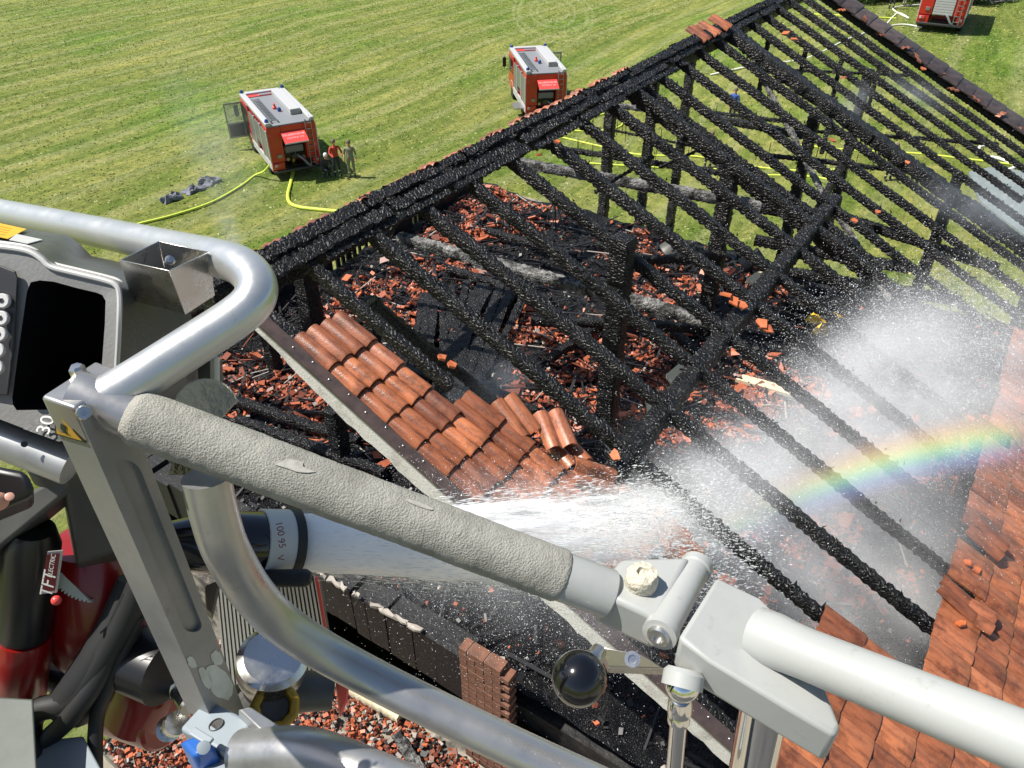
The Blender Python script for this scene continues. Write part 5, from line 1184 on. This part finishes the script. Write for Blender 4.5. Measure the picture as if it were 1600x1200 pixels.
for k, (px, py, lab) in enumerate(((1350, 2, 'bush at the top edge, furthest left of the hedge'), (1375, -2, 'bush left of the far fire engine behind the standing people'), (1420, 0, 'bush directly left of the far fire engine'), (1520, 4, 'bush directly right of the far fire engine'), (1550, -2, 'bush at the top edge by the pale path'), (1590, -12, 'bush furthest right at the top edge'))):
    bush(px, py, 1.7, 1.6, 50 + k, lab)

# ================================================================ water, spray, rainbow, smoke
volume_mat('spray_dense', 1.9, (.97, .98, 1), -.35, 1.6, .25, .72, .95)
volume_mat('spray_low', 1.35, (.97, .98, 1), -.35, 1.0, .2, .75, .9)
volume_mat('spray_thin', .85, (.97, .98, 1), -.35, 1.2, .28, .75, 1.0)
volume_mat('jet_mist', 7.0, (.98, .99, 1), -.3, 5, .25, .7, .9)
volume_mat('smoke_wisp', 2.6, (.85, .9, .96), 0, 3.0, .36, .75, 1.0)
volume_mat('smoke', 1.0, (.80, .86, .95), 0, 1.1, .36, .75, 1.0)
volume_mat('smoke_faint', .16, (.85, .9, .95), 0, .5, .38, .75, 1.0)
def unit_ball():
    bm = bmesh.new(); bmesh.ops.create_icosphere(bm, subdivisions=3, radius=1); me = bpy.data.meshes.new('puff'); bm.to_mesh(me); bm.free(); return me
PUFFS = []
jd_a, jd_b = P(462, 848, 1.425), P(1080, 846, 2.05)
def puff(name, c, ax, sizes, m, label, cat='spray'):
    """ellipsoid of droplets or smoke: long axis along ax"""
    x = Vector(ax).normalized(); y = fwd - x * fwd.dot(x); y.normalize(); z = x.cross(y)
    me = unit_ball(); me.materials.append(MATS[m]); o = bpy.data.objects.new(name, me); COL.objects.link(o)
    M = Matrix((x * sizes[0], y * sizes[1], z * sizes[2])).transposed().to_4x4(); M.translation = c; o.matrix_world = M
    PUFFS.append((M, m)); return tag(o, label, cat, kind='stuff')
puff('water_spray', P(1345, 650, 9.3), P(1500, 550, 10) - P(1150, 780, 8.4), (3.0, .9, 1.35), 'spray_dense', 'bright cloud of water spray over the middle of the roof')
puff('water_spray', P(1110, 775, 7.4), P(1300, 690, 8) - P(980, 830, 6.8), (1.5, .6, .75), 'spray_dense', 'spray bursting up behind the hinge')
puff('water_spray', P(1410, 520, 9.8), P(1580, 470, 10.2) - P(1250, 560, 9.4), (2.0, .7, .9), 'spray_thin', 'fringe of spray rising above the bright cloud')
puff('water_spray', P(1530, 600, 8.4), P(1600, 480, 8.8) - P(1450, 700, 8.2), (2.3, .8, 1.6), 'spray_thin', 'drifting spray at the right edge')
puff('water_spray', P(1270, 860, 8.2), P(1480, 960, 8.2) - P(1050, 800, 8.0), (2.9, .8, 1.9), 'spray_low', 'pale mist filling the attic below the rainbow')
puff('water_spray', P(900, 800, 5.2), P(1100, 830, 5.2) - P(800, 770, 5.2), (1.15, .35, .33), 'spray_dense', 'mist beyond the foam-covered bar')
puff('water_spray', P(760, 900, 4.6), P(1000, 990, 4.6) - P(600, 850, 4.6), (1.5, .4, .45), 'spray_thin', 'thin mist below the water jet')
puff('water_spray', jd_a.lerp(jd_b, .5), jd_b - jd_a, (.55, .12, .12), 'jet_mist', 'haze of fine water round the jet from the nozzle')
puff('water_spray', P(985, 815, 2.7), P(1180, 775, 3.8) - P(900, 835, 2.2), (.75, .15, .17), 'jet_mist', 'white mist where the jet breaks up behind the hinge')
# the jet itself: a widening, streaky cone of white water
jd0, jd1 = P(462, 848, 1.425), P(1080, 846, 2.05)
jm = bpy.data.materials.new('water_jet'); jm.use_nodes = True; MATS['water_jet'] = jm
n_ = jm.node_tree.nodes; l_ = jm.node_tree.links; b_s = n_['Principled BSDF']
b_s.inputs['Base Color'].default_value = (.96, .97, .98, 1); b_s.inputs['Roughness'].default_value = .6
b_s.inputs['Subsurface Weight'].default_value = 1; b_s.inputs['Subsurface Radius'].default_value = (1, 1, 1); b_s.inputs['Subsurface Scale'].default_value = .09
uvn = n_.new('ShaderNodeTexCoord'); mpn = n_.new('ShaderNodeMapping'); mpn.inputs['Scale'].default_value = (3.0, 42, 42); l_.new(uvn.outputs['Object'], mpn.inputs[0])
nzn = n_.new('ShaderNodeTexNoise'); nzn.inputs['Scale'].default_value = 1.0; nzn.inputs['Detail'].default_value = 8; nzn.inputs['Roughness'].default_value = .7; l_.new(mpn.outputs[0], nzn.inputs[0])
sx_ = n_.new('ShaderNodeSeparateXYZ'); l_.new(uvn.outputs['Object'], sx_.inputs[0])
mrn = n_.new('ShaderNodeMapRange'); mrn.inputs[1].default_value = .05; mrn.inputs[2].default_value = 1.0; mrn.inputs[3].default_value = .30; mrn.inputs[4].default_value = -.26; l_.new(sx_.outputs[0], mrn.inputs[0])
adn = n_.new('ShaderNodeMath'); adn.operation = 'ADD'; l_.new(nzn.outputs[0], adn.inputs[0]); l_.new(mrn.outputs[0], adn.inputs[1])
rmp = n_.new('ShaderNodeMapRange'); rmp.inputs[1].default_value = .36; rmp.inputs[2].default_value = .62; rmp.inputs[4].default_value = 1; l_.new(adn.outputs[0], rmp.inputs[0]); l_.new(rmp.outputs[0], b_s.inputs['Alpha'])
bpj = n_.new('ShaderNodeBump'); bpj.inputs['Strength'].default_value = .6; bpj.inputs['Distance'].default_value = .02; l_.new(nzn.outputs[0], bpj.inputs['Height']); l_.new(bpj.outputs[0], b_s.inputs['Normal'])
jl = (jd1 - jd0).length; jx = (jd1 - jd0).normalized(); jz = jx.orthogonal().normalized(); jy = jz.cross(jx)
JM = Matrix((jx, jy, jz)).transposed().to_4x4(); JM.translation = jd0
jet = thing('water_jet', 'broad white jet of water shooting from the nozzle behind the foam bar', 'water jet', jd0)
js = bpy.data.materials.new('jet_streak'); js.use_nodes = True; MATS['jet_streak'] = js
n_ = js.node_tree.nodes; l_ = js.node_tree.links; n_.remove(n_['Principled BSDF'])
df = n_.new('ShaderNodeBsdfDiffuse'); df.inputs[0].default_value = (.93, .94, .95, 1); tl = n_.new('ShaderNodeBsdfTranslucent'); tl.inputs[0].default_value = (.93, .94, .95, 1)
m1 = n_.new('ShaderNodeMixShader'); m1.inputs[0].default_value = .5; l_.new(df.outputs[0], m1.inputs[1]); l_.new(tl.outputs[0], m1.inputs[2])
tp = n_.new('ShaderNodeBsdfTransparent'); m2_ = n_.new('ShaderNodeMixShader'); m2_.inputs[0].default_value = .7; l_.new(tp.outputs[0], m2_.inputs[1]); l_.new(m1.outputs[0], m2_.inputs[2]); l_.new(m2_.outputs[0], n_['Material Output'].inputs[0])
for k, (r0_, r1_) in enumerate(((.051, .135),)):
    q = MB(); L = []
    for i in range(60):
        f = i / 59; row = []
        for j in range(48):
            t = 6.283 * j / 48; r = (r0_ + (r1_ - r0_) * f) * (1 + .10 * noise.noise(Vector((f * 5, math.cos(t) * 6, math.sin(t) * 6))) + .06 * noise.noise(Vector((f * 12, math.cos(t) * 14, math.sin(t) * 14))))
            row.append(Vector((f * jl, r * math.cos(t), r * math.sin(t))))
        L.append(row)
    q.loft(L, True); o = q.build('water_core', 'water_jet', jet, 180, local=True); o.matrix_parent_inverse = Matrix.Translation(-jd0); o.matrix_basis = JM
R = random.Random(55); q = MB()
for _ in range(9000):                                   # strands of water torn along the stream
    f = R.random() ** .9 * 1.12; rc_ = .051 + .115 * f; rr = rc_ * min(1.35, abs(R.gauss(.86, .16 + .12 * f))); t = R.uniform(0, 6.283)
    ln = R.uniform(.01, .05) * (1 - .6 * min(1, f)); wd_ = R.uniform(.0004, .0011) * (1 + f); k2 = 1 + .115 * ln / rc_
    a = Vector((f * jl, rr * math.cos(t), rr * math.sin(t))); b = Vector((f * jl + ln, rr * k2 * math.cos(t), rr * k2 * math.sin(t))); nrm_ = Vector((0, math.cos(t), math.sin(t))); tg = Vector((0, -math.sin(t), math.cos(t))) * wd_
    c = (a + b) / 2; q.add([a, c + tg, b, c - tg, c + nrm_ * wd_], [(0, 1, 4), (1, 2, 4), (2, 3, 4), (3, 0, 4), (0, 3, 2, 1)])
o = q.build('water_strands', 'jet_streak', jet, 0, local=True); o.matrix_parent_inverse = Matrix.Translation(-jd0); o.matrix_basis = JM; o['kind'] = 'stuff'
# droplets
R = random.Random(99); dp = MB()
def drop(p, r):
    d = Vector((R.gauss(0, 1), R.gauss(0, 1), R.gauss(0, 1))).normalized(); a = d.orthogonal().normalized() * r; b = d.cross(a); d = d * r * R.uniform(1, 2.2)
    dp.add([p + d, p - d, p + a, p - a * .5 + b * .87, p - a * .5 - b * .87], [(0, 2, 3), (0, 3, 4), (0, 4, 2), (1, 3, 2), (1, 4, 3), (1, 2, 4)])
for (M, m), cnt in zip(PUFFS, (30000, 13000, 9000, 9000, 9000, 6000, 4500, 2500, 8000)):
    for _ in range(cnt):
        v = Vector((R.gauss(0, .45), R.gauss(0, .45), R.gauss(0, .45))); p = M @ v
        dep = (p - CAM).dot(fwd); drop(p, dep * R.uniform(.00022, .00055) * (1.7 if R.random() < .05 else 1))
for _ in range(9000):
    f = R.random() ** .8 * 1.3; rr = (.05 + .12 * f) * R.gauss(.6, .4); t = R.uniform(0, 6.283)
    p = JM @ Vector((f * jl, rr * math.cos(t), rr * math.sin(t))); dep = (p - CAM).dot(fwd); drop(p, dep * R.uniform(.0002, .0005))
for _ in range(3200):                                   # wider drizzle over the roof and the gable
    p = P(R.gauss(1350, 190), R.gauss(560, 190), R.uniform(5, 9)) if R.random() < .6 else P(R.gauss(760, 150), R.gauss(980, 70), R.uniform(2.5, 5))
    dep = (p - CAM).dot(fwd); drop(p, dep * R.uniform(.0002, .00045))
dm = mat('droplet', (.7, .72, .74), .25); dm.node_tree.nodes['Principled BSDF'].inputs['Alpha'].default_value = .8
tag(dp.build('water_droplets', 'droplet', None, 0), 'countless white droplets flying over the charred roof', 'water', kind='stuff')
# rainbow: colour bands painted into a thin volume on the cone of 42 degrees round the point opposite the sun
def rainbow(D, width, thick):
    S = LIGHT; ctr = CAM + S * D * math.cos(rad(42)); rad_ = D * math.sin(rad(42))
    x = ray(1330, 745).normalized(); x = (x - S * x.dot(S)).normalized(); y = S.cross(x)
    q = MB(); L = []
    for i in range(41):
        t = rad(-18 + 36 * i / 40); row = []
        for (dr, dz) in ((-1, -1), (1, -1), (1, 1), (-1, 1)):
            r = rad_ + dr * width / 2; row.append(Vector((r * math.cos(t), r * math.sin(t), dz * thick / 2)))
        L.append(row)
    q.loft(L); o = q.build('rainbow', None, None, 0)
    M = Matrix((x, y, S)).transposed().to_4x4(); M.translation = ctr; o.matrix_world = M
    m = bpy.data.materials.new('painted_rainbow'); m.use_nodes = True; n = m.node_tree.nodes; l = m.node_tree.links; n.remove(n['Principled BSDF'])
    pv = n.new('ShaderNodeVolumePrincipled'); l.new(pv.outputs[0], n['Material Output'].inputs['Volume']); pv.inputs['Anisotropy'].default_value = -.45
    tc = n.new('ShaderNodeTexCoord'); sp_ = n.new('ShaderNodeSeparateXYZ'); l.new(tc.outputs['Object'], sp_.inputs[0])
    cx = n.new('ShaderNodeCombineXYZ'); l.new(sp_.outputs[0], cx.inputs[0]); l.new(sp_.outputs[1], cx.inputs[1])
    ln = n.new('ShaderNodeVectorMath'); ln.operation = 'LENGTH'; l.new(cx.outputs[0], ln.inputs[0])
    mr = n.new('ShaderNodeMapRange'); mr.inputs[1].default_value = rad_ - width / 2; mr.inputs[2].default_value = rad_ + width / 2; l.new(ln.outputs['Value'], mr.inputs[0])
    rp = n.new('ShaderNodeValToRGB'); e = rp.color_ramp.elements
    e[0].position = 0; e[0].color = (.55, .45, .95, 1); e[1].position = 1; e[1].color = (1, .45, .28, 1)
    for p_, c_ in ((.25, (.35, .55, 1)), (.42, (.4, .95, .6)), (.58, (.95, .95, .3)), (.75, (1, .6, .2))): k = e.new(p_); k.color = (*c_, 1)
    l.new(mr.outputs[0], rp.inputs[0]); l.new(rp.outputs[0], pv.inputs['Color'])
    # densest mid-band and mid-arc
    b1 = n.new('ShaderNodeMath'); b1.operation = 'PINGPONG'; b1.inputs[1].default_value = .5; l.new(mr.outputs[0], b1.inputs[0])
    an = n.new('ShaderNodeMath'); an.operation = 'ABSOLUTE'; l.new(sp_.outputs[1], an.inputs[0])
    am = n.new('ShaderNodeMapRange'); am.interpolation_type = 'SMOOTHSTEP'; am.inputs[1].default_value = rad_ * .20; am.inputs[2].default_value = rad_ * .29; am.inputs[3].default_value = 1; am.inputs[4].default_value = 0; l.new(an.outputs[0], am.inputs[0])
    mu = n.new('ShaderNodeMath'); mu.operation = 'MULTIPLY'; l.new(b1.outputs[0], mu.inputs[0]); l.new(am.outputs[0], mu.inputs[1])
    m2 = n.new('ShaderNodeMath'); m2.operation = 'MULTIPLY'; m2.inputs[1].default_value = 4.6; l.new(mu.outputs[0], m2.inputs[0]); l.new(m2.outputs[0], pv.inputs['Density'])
    MATS['painted_rainbow'] = m; o.data.materials.append(m)
    tag(o, 'short rainbow arc painted as tinted haze in the water spray', 'rainbow', kind='stuff')
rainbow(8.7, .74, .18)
puff('smoke', P(352, 352, 8.2), P(340, 300, 8.3) - P(368, 400, 8.0), (.75, .22, .19), 'smoke_wisp', 'thin wisp of smoke above the near end of the ridge', 'smoke')
puff('smoke', P(330, 200, 18), P(250, 0, 20) - P(350, 300, 17), (4.5, 1.2, 1.2), 'smoke_faint', 'faint smoke drifting over the meadow left of the fire engine', 'smoke')
puff('smoke', P(1325, 170, 15), P(1370, 120, 15) - P(1280, 240, 14), (1.0, .5, .4), 'smoke', 'blue smoke among the far rafters', 'smoke')
puff('smoke', P(1430, 145, 16), P(1470, 160, 16) - P(1400, 120, 16), (1.1, .5, .4), 'smoke', 'blue smoke curling at the dark verge tiles', 'smoke')
puff('smoke', P(1540, 330, 13), P(1600, 350, 13) - P(1480, 310, 13), (1.6, .7, .6), 'smoke', 'smoke drifting over the right rafters', 'smoke')
puff('smoke', P(760, 600, 9), P(800, 560, 9) - P(700, 640, 9), (.9, .6, .5), 'smoke', 'thin smoke over the fallen planks in the attic', 'smoke')
